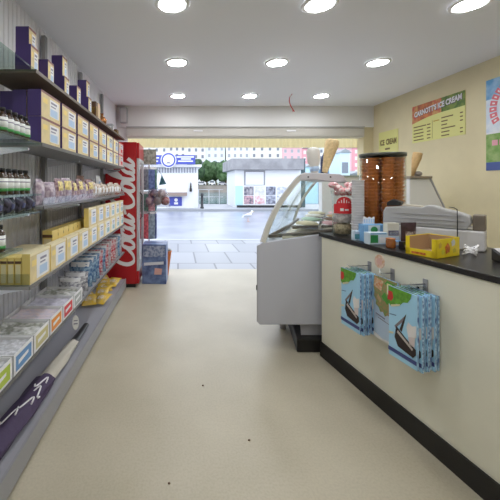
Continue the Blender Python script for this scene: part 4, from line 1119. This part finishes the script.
# kiosk with blue sign
KW = mat('kiosk_white',(.80,.82,.86),.55)
k1y = 18.0; kx0, kx1 = -4.2, 1.13
r = empty('blue_sign_kiosk', (kx0, k1y, .06)); tag(r, 'white kiosk with blue sign board and round emblem across the road', 'kiosk')
b = MB(); b.box((0,0,0),(kx1-kx0,2.6,2.30), KW); b.build('wall', r)
b = MB(); b.box((-.2,-.3,2.30),(kx1-kx0+.18,2.8,2.42), WHITEPAINT); b.build('roof', r)
SB = mat('sign_blue',(.06,.08,.42),.4)
zb = 2.36
b = MB(); b.box((.4,-.42,2.43),(kx1-kx0-.18,-.34,2.93), SB); sg = b.build('sign_board', r)
b = MB(); px = lambda p: (p-CX)/F*(k1y-.45) - kx0
cx_ = px(168.5)
def disc(rr, d, m): b.prism([(cx_+rr*cos(t*2*pi/32), 2.66+rr*sin(t*2*pi/32)) for t in range(32)], -.44-d, -.42, m, lambda a,bb,dd: (a,dd,bb))
disc(.43,.01,WHITE); disc(.385,.02,SB); disc(.30,.03,WHITE)
b.box((cx_-.08,-.475,2.50),(cx_+.08,-.47,2.56), INK); b.box((cx_-.16,-.475,2.47),(cx_+.16,-.47,2.49), SB); b.build('emblem', sg)
b = MB()
for (a, c_, z) in ((176.5,194,2.83),(178,193,2.60),(181,191,2.72),(0,0,0),(152,159,2.78),(152,158,2.60)):
    if not z: b.build('lettering', sg); b = MB(); continue
    b.box((px(a),-.425,z-.032),(px(c_),-.42,z+.032), WHITE)
b.build('lettering', sg)
for k in range(16):
    b = MB(); x = px(153)+k*.155
    b.box((x,-.06,1.98),(x+.07,-.0,2.26), mat('bracket_grey',(.30,.32,.38),.6)); b.build('eaves_bracket', r)
b = MB(); xl = px(191); b.lathe([(0,0),(.07,.0),(.075,.1),(.05,.25),(.035,.42),(.02,.5),(0,.52)], BLACK, 12, (xl,-.1,.92)); b.box((xl-.02,-.1,1.38),(xl+.02,0,1.42), BLACK); b.build('lantern', r)
b = MB(); b.box((px(165),-.45,.70),(px(187),0,.88), mat('hatch_brown',(.30,.23,.20),.6)); b.build('serving_ledge', r)
b = MB(); b.box((px(169),-.05,.12),(px(182),-.0,.62), SB)
b.box((px(174),-.06,.2),(px(178),-.05,.32), WHITE); b.prism([(px(176)+.1*cos(t*pi/8), .45+.1*sin(t*pi/8)) for t in range(16)], -.06,-.05, WHITE, lambda a,bb,d:(a,d,bb)); b.build('notice_board', r)
# second kiosk
k2y = 18.4
q = lambda p: (p-CX)/F*k2y
r = empty('poster_kiosk', (q(235), k2y, .06)); tag(r, 'white kiosk with heavy grey flat roof and posters across the road', 'kiosk')
X0 = q(235); W2 = q(301)-X0
b = MB(); b.box((.0,0,.0),(W2-.02,3,2.15), KW); b.build('wall', r)
b = MB(); b.box((-.25,-.4,2.16),(W2+.02,3.3,2.78), mat('roof_concrete',(.34,.34,.36),.8,noise_amt=.25,noise_scale=2)); b.build('roof', r)
b = MB(); b.box((.02,-.012,.12),(.45,0,1.25), mat('kiosk_blue',(.45,.68,.82),.5)); b.build('side_panel', r)
b = MB(); b.box((q(244)-X0,-.03,1.28),(q(265)-X0,-.0,2.12), mat('shutter_frame',(.28,.29,.32),.5)); f = b.build('shutter_frame', r)
b = MB(); b.box((q(245.5)-X0,-.04,1.30),(q(263.5)-X0,-.03,2.04), mat('shutter_white',(.75,.76,.82),.5)); b.build('shutter', f)
b = MB(); b.box((.1,-.12,.0),(W2-.02,0,.13), BLACK); b.build('plinth', r)
pc = [('grey',(.45,.42,.45)),('pale',(.55,.56,.64)),('slate',(.35,.38,.48)),('slate2',(.40,.44,.55)),('pink',(.60,.38,.42)),('rose',(.62,.30,.33)),('mid',(.42,.45,.55)),('mid2',(.38,.42,.5))]
for k in range(8):
    i, j = k % 4, k // 4
    xa = q(244+i*11)-X0; xb_ = q(253.5+i*11)-X0
    z0_ = .72-.52*j
    b = MB(); b.box((xa,-.02,z0_),(xb_,-.0,z0_+.48), mat('kiosk_poster_'+pc[k][0], pc[k][1], .5, noise_amt=.8, noise_scale=6, col2=(.75,.75,.8) if k%2 else (.1,.1,.14))); b.build('poster', r)
# street furniture
r = empty('bollard', (q(201), 17.6, .06)); tag(r, 'short dark bollard between the two kiosks', 'bollard')
b = MB(); b.lathe([(0,0),(.10,0),(.10,.08),(.075,.1),(.07,.7),(.09,.74),(.08,.82),(0,.86)], mat('bollard_black',(.03,.03,.035),.5), 14); b.build('post', r)
r = empty('promenade_railing', (q(200), 21.4, .06)); tag(r, 'pale thin railing along the quay between the kiosks', 'railing')
for k in range(3):
    b = MB(); b.cyl((.1+k*.7,0,0),(.1+k*.7,0,1.0),.025,.025, LIGHTGREY, 8); b.build('post', r)
for zz in (.5, .98):
    b = MB(); b.tube([(0,0,zz),(1.75,0,zz)], .02, LIGHTGREY, 8); b.build('rail', r)
r = empty('lamp_post', (q(304.5), 18.6, .06)); tag(r, 'dark square post standing beside the poster kiosk', 'post')
b = MB(); b.box((-.09,-.09,0),(.09,.09,2.75), mat('dark_teal',(.06,.10,.11),.5)); b.build('shaft', r); b = MB(); b.box((-.10,-.10,2.75),(.10,.10,2.83), mat('dark_teal',(.06,.10,.11),.5)); b.build('cap', r)

# seagull on the road
gl = empty('seagull', (2.58, 11.8, -.005), radians(20)); tag(gl, 'white seagull standing on the wet road', 'bird')
gm = MB()
spine = [(-.26,0,.17,.012),(-.20,0,.185,.035),(-.10,0,.20,.07),(0,0,.22,.085),(.08,0,.25,.075),(.13,0,.30,.05),(.15,0,.345,.042),(.165,0,.375,.045),(.195,0,.375,.034),(.225,0,.37,.016)]
def sp_(u, v):
    k = v*(len(spine)-1); i = min(int(k), len(spine)-2); f_ = k-i
    p = [spine[i][j]*(1-f_)+spine[i+1][j]*f_ for j in range(4)]
    t = 2*pi*u
    return (p[0]-.3*p[3]*sin(t)*(1 if v<.6 else .2), p[3]*cos(t)*.85, p[2]+p[3]*sin(t))
gm.grid(sp_, 12, 27, mat('gull_white',(.85,.85,.86),.7)); gm.build('body', gl)
for sy in (1,-1):
    b = MB(); b.blob((-.07,sy*.062,.225),(.17,.022,.05), mat('gull_grey',(.42,.45,.5),.7),2,.1,2,3); b.build('wing', gl)
    b = MB(); b.tube([(0,sy*.03,.15),(.01,sy*.03,.07),(0,sy*.03,.012)], .006, mat('gull_leg',(.7,.45,.35),.6), 6); b.prism([(-.02,-.012),(.05,-.03),(.05,.03),(-.02,.012)], .0,.008, mat('gull_leg',(.7,.45,.35),.6), lambda a,bb,d:(a,sy*.03+bb,d)); b.build('leg', gl)
b = MB(); b.cyl((.222,0,.37),(.275,0,.355),.012,.003, mat('gull_beak',(.8,.5,.05),.5), 8); b.build('beak', gl)
b = MB()
for sy in (1,-1): b.blob((.188,sy*.031,.385),(.006,.005,.006), BLACK,1,0,1,0)
b.build('eye', gl)

# far trees
TG = [mat('foliage_dark',(.06,.11,.05),.9,noise_amt=.6,noise_scale=.9,col2=(.02,.05,.02)), mat('foliage_mid',(.10,.17,.075),.9,noise_amt=.6,noise_scale=.9,col2=(.03,.08,.02))]
def tree(x, y, z, hh, wd, k, label):
    r = empty('far_tree', (x,y,z)); tag(r, label, 'tree', 'trees on the far shore')
    b = MB(); b.cyl((0,0,-1),(0,0,hh*.5),.35,.2, mat('trunk_bark',(.12,.08,.05),.9), 8); b.build('trunk', r)
    b = MB(); rn = random.Random(k)
    for i in range(9):
        a = rn.random()*2*pi; d = rn.random()*.6*wd
        b.blob((d*cos(a), d*sin(a)*.6, hh*(.4+.38*rn.random())), (wd*.5, wd*.45, hh*.27), TG[k%2], 3, .5, 2.2, k*13+i)
    b.build('foliage', r)
TY_ = 116
tx = lambda p: (p-CX)/F*TY_
for k, (p, hh, wd, lb) in enumerate(((196,9.5,4.5,'dark green tree behind the blue-sign kiosk corner'),(207,9.0,4.5,'dark tree on the far shore, second from the blue-sign kiosk'),(216,9.6,4.8,'brighter green tree mid way between the kiosks'),(226,9.2,4.2,'green tree on the far shore, second from the poster kiosk'),(235,8.6,3.8,'dark green tree by the roof corner of the poster kiosk'))):
    tree(tx(p)*(1+(k%3)*.07), TY_+(k%3)*8.2, 1.0+(k%3)*.5, hh, wd*.92, k, lb)
# parked vehicles / boats on the far quay
for k, (p, w_, hh, cn, col) in enumerate(((212,2.2,1.6,'white',(.75,.75,.75)),(201,3.6,1.3,'pale',(.6,.6,.62)),(222,3.0,1.3,'silver',(.5,.5,.53)),(231,2.6,1.4,'white2',(.7,.7,.7)))):
    r = empty('parked_car', ((p-CX)/F*113.0, 113.0, 1.2)); tag(r, 'tiny %s vehicle parked on the far quay, %s from the blue-sign kiosk' % ('pale' if k else 'white', ORD[[2,1,3,4][k]]), 'vehicle', 'vehicles on the far quay')
    b = MB(); b.box((-w_/2,-.8,.25),(w_/2,.8,hh*.6), mat('car_'+cn,col,.3)); b.prism([(-w_*.35,hh*.6),(w_*.35,hh*.6),(w_*.25,hh),(-w_*.25,hh)], -.7,.7, mat('car_window',(.12,.13,.15),.2), lambda a,bb,d:(a,d,bb)); b.build('body', r)
    b = MB()
    for sx in (-.3,.3): b.cyl((sx*w_,-.85,.3),(sx*w_,.85,.3),.3,.3,BLACK,12)
    b.build('wheel', r)
# far buildings
def building(p0, p1, Y, z0, ztop, m, label, rows_, cols, roofm=None, wm=None):
    s = lambda p: (p-CX)/F*Y
    x0, x1 = s(p0)+.06, s(p1)-.06
    r = empty('far_building', (x0, Y, z0)); tag(r, label, 'building', 'houses on the far shore')
    W, Hh = x1-x0, ztop-z0
    b = MB(); b.box((0,0,0),(W,9,Hh), m); b.build('wall', r)
    b = MB(); b.prism([(0,Hh+.01),(W,Hh+.01),(W,Hh+.3),(0,Hh+.3)], -.4,9.4, roofm or mat('far_roof',(.25,.24,.26),.8), lambda a,bb,d:(a,d,bb)); b.build('roof', r)
    fh = 3.1
    for j in range(rows_):
        for i in range(cols):
            xx = W*(i+.5)/cols; zz = Hh-1.0-fh*j
            b = MB(); b.box((xx-.55,-.06,zz-1.5),(xx+.55,0.0,zz), wm or mat('far_window',(.20,.22,.27),.3)); wv = b.build('window', r)
            b = MB(); b.box((xx-.65,-.10,zz-1.62),(xx+.65,0,zz-1.5), WHITEPAINT); b.build('sill', wv)
HW = mat('house_white',(.80,.80,.80),.7); HC = mat('house_cream',(.80,.76,.70),.7); HP = mat('house_pink',(.78,.36,.42),.7); HP2 = mat('house_rose',(.80,.50,.55),.7); HB = mat('house_blue',(.45,.62,.75),.7)
WPALE = mat('far_window_pale',(.38,.40,.45),.4)
building(138,168,150,2,19.5,HW,'white far terrace house above the blue emblem',3,4)
building(168,186,150,2,20,HC,'cream far house above the lettered end of the blue sign',3,3)
building(186,206,150,2,19.5,HW,'white far house over the kiosk corner beside the trees',3,3)
building(206,225,150,2,20,mat('house_mint',(.74,.80,.80),.7),'pale mint far house above the trees',3,3,wm=WPALE)
building(226,250,150,2,20,HW,'white far house above the grey roof corner of the poster kiosk',3,4,wm=WPALE)
building(250,282,150,2,20,HC,'cream far house above the middle of the grey kiosk roof',3,4)
building(282,302,150,2,19,HP2,'rose pink far house at the end of the grey kiosk roof',4,3,wm=WPALE)
building(302,318,150,2,18.5,HP,'strong pink far house left of the pale wrapped cone',5,3,wm=mat('far_window_white',(.75,.75,.78),.4))
building(318,338,150,2,19,HW,'white far house behind the cone display',5,3)
building(338,352,150,2,18.8,HP2,'rose pink far house right of the cone display',5,2,wm=WPALE)
building(352,376,150,2,18.8,HP,'strong pink far house beside the front jamb',5,3,wm=mat('far_window_white',(.75,.75,.78),.4))
# low sheds behind the freezer
for (p0,p1,Y,h_,m,lb) in ((306,318,40,3.6,mat('shed_blue',(.50,.72,.82),.6),'pale blue quayside shed beyond the freezer'),(321.5,333,46,3.6,mat('shed_navy',(.16,.30,.45),.6),'dark blue quayside shed behind the cone display'),(340,350,41,5.5,mat('shed_pale',(.62,.74,.86),.6),'light blue tall quayside shed right of the cones'),(351,372,45,2.9,mat('shed_grey',(.34,.36,.36),.7),'low grey quayside shed seen above the front sill')):
    s = lambda p: (p-CX)/F*Y
    r = empty('quay_shed', (s(p0), Y, -1.4)); tag(r, lb, 'shed')
    W = s(p1)-s(p0); hh = h_+1.4
    b = MB(); b.box((0,0,0),(W,3,hh), m); b.build('wall', r)
    b = MB(); b.prism([(-.15,hh),(W+.15,hh),(W/2,hh+.5)], -.15,3.15, mat('shed_roof',(.3,.32,.34),.7), lambda a,bb,d:(a,d,bb)); b.build('roof', r)
    b = MB(); b.box((W*.2,-.05,hh*.62),(W*.8,0,hh*.82), mat('far_window',(.20,.22,.27),.3)); b.build('window', r)

# ------------------------------------------------------------------ world, camera
w = bpy.data.worlds.new('sky'); SC.world = w; w.use_nodes = True
nt = w.node_tree; bg = nt.nodes['Background']
tc = nt.nodes.new('ShaderNodeTexCoord'); sx = nt.nodes.new('ShaderNodeSeparateXYZ'); rp = nt.nodes.new('ShaderNodeValToRGB')
rp.color_ramp.elements[0].position = .0; rp.color_ramp.elements[0].color = (.85,.89,.95,1)
rp.color_ramp.elements[1].position = .6; rp.color_ramp.elements[1].color = (.80,.88,1.0,1)
nt.links.new(tc.outputs['Generated'], sx.inputs[0]); nt.links.new(sx.outputs['Z'], rp.inputs['Fac']); nt.links.new(rp.outputs['Color'], bg.inputs['Color'])
bg.inputs['Strength'].default_value = 2.45

cam = bpy.data.cameras.new('camera'); co = bpy.data.objects.new('camera', cam); COL.objects.link(co)
co.location = (0,0,EYE); co.rotation_euler = (pi/2,0,0)
cam.sensor_width = 36; cam.lens = F/500*36
cam.shift_x = (250-CX)/500; cam.shift_y = -(250-CY)/500
cam.clip_start = .05; cam.clip_end = 1000
SC.camera = co
vs_ = SC.view_settings
vs_.view_transform = 'Standard'; vs_.look = 'None'; vs_.gamma = 1; vs_.exposure = .09; vs_.use_curve_mapping = False
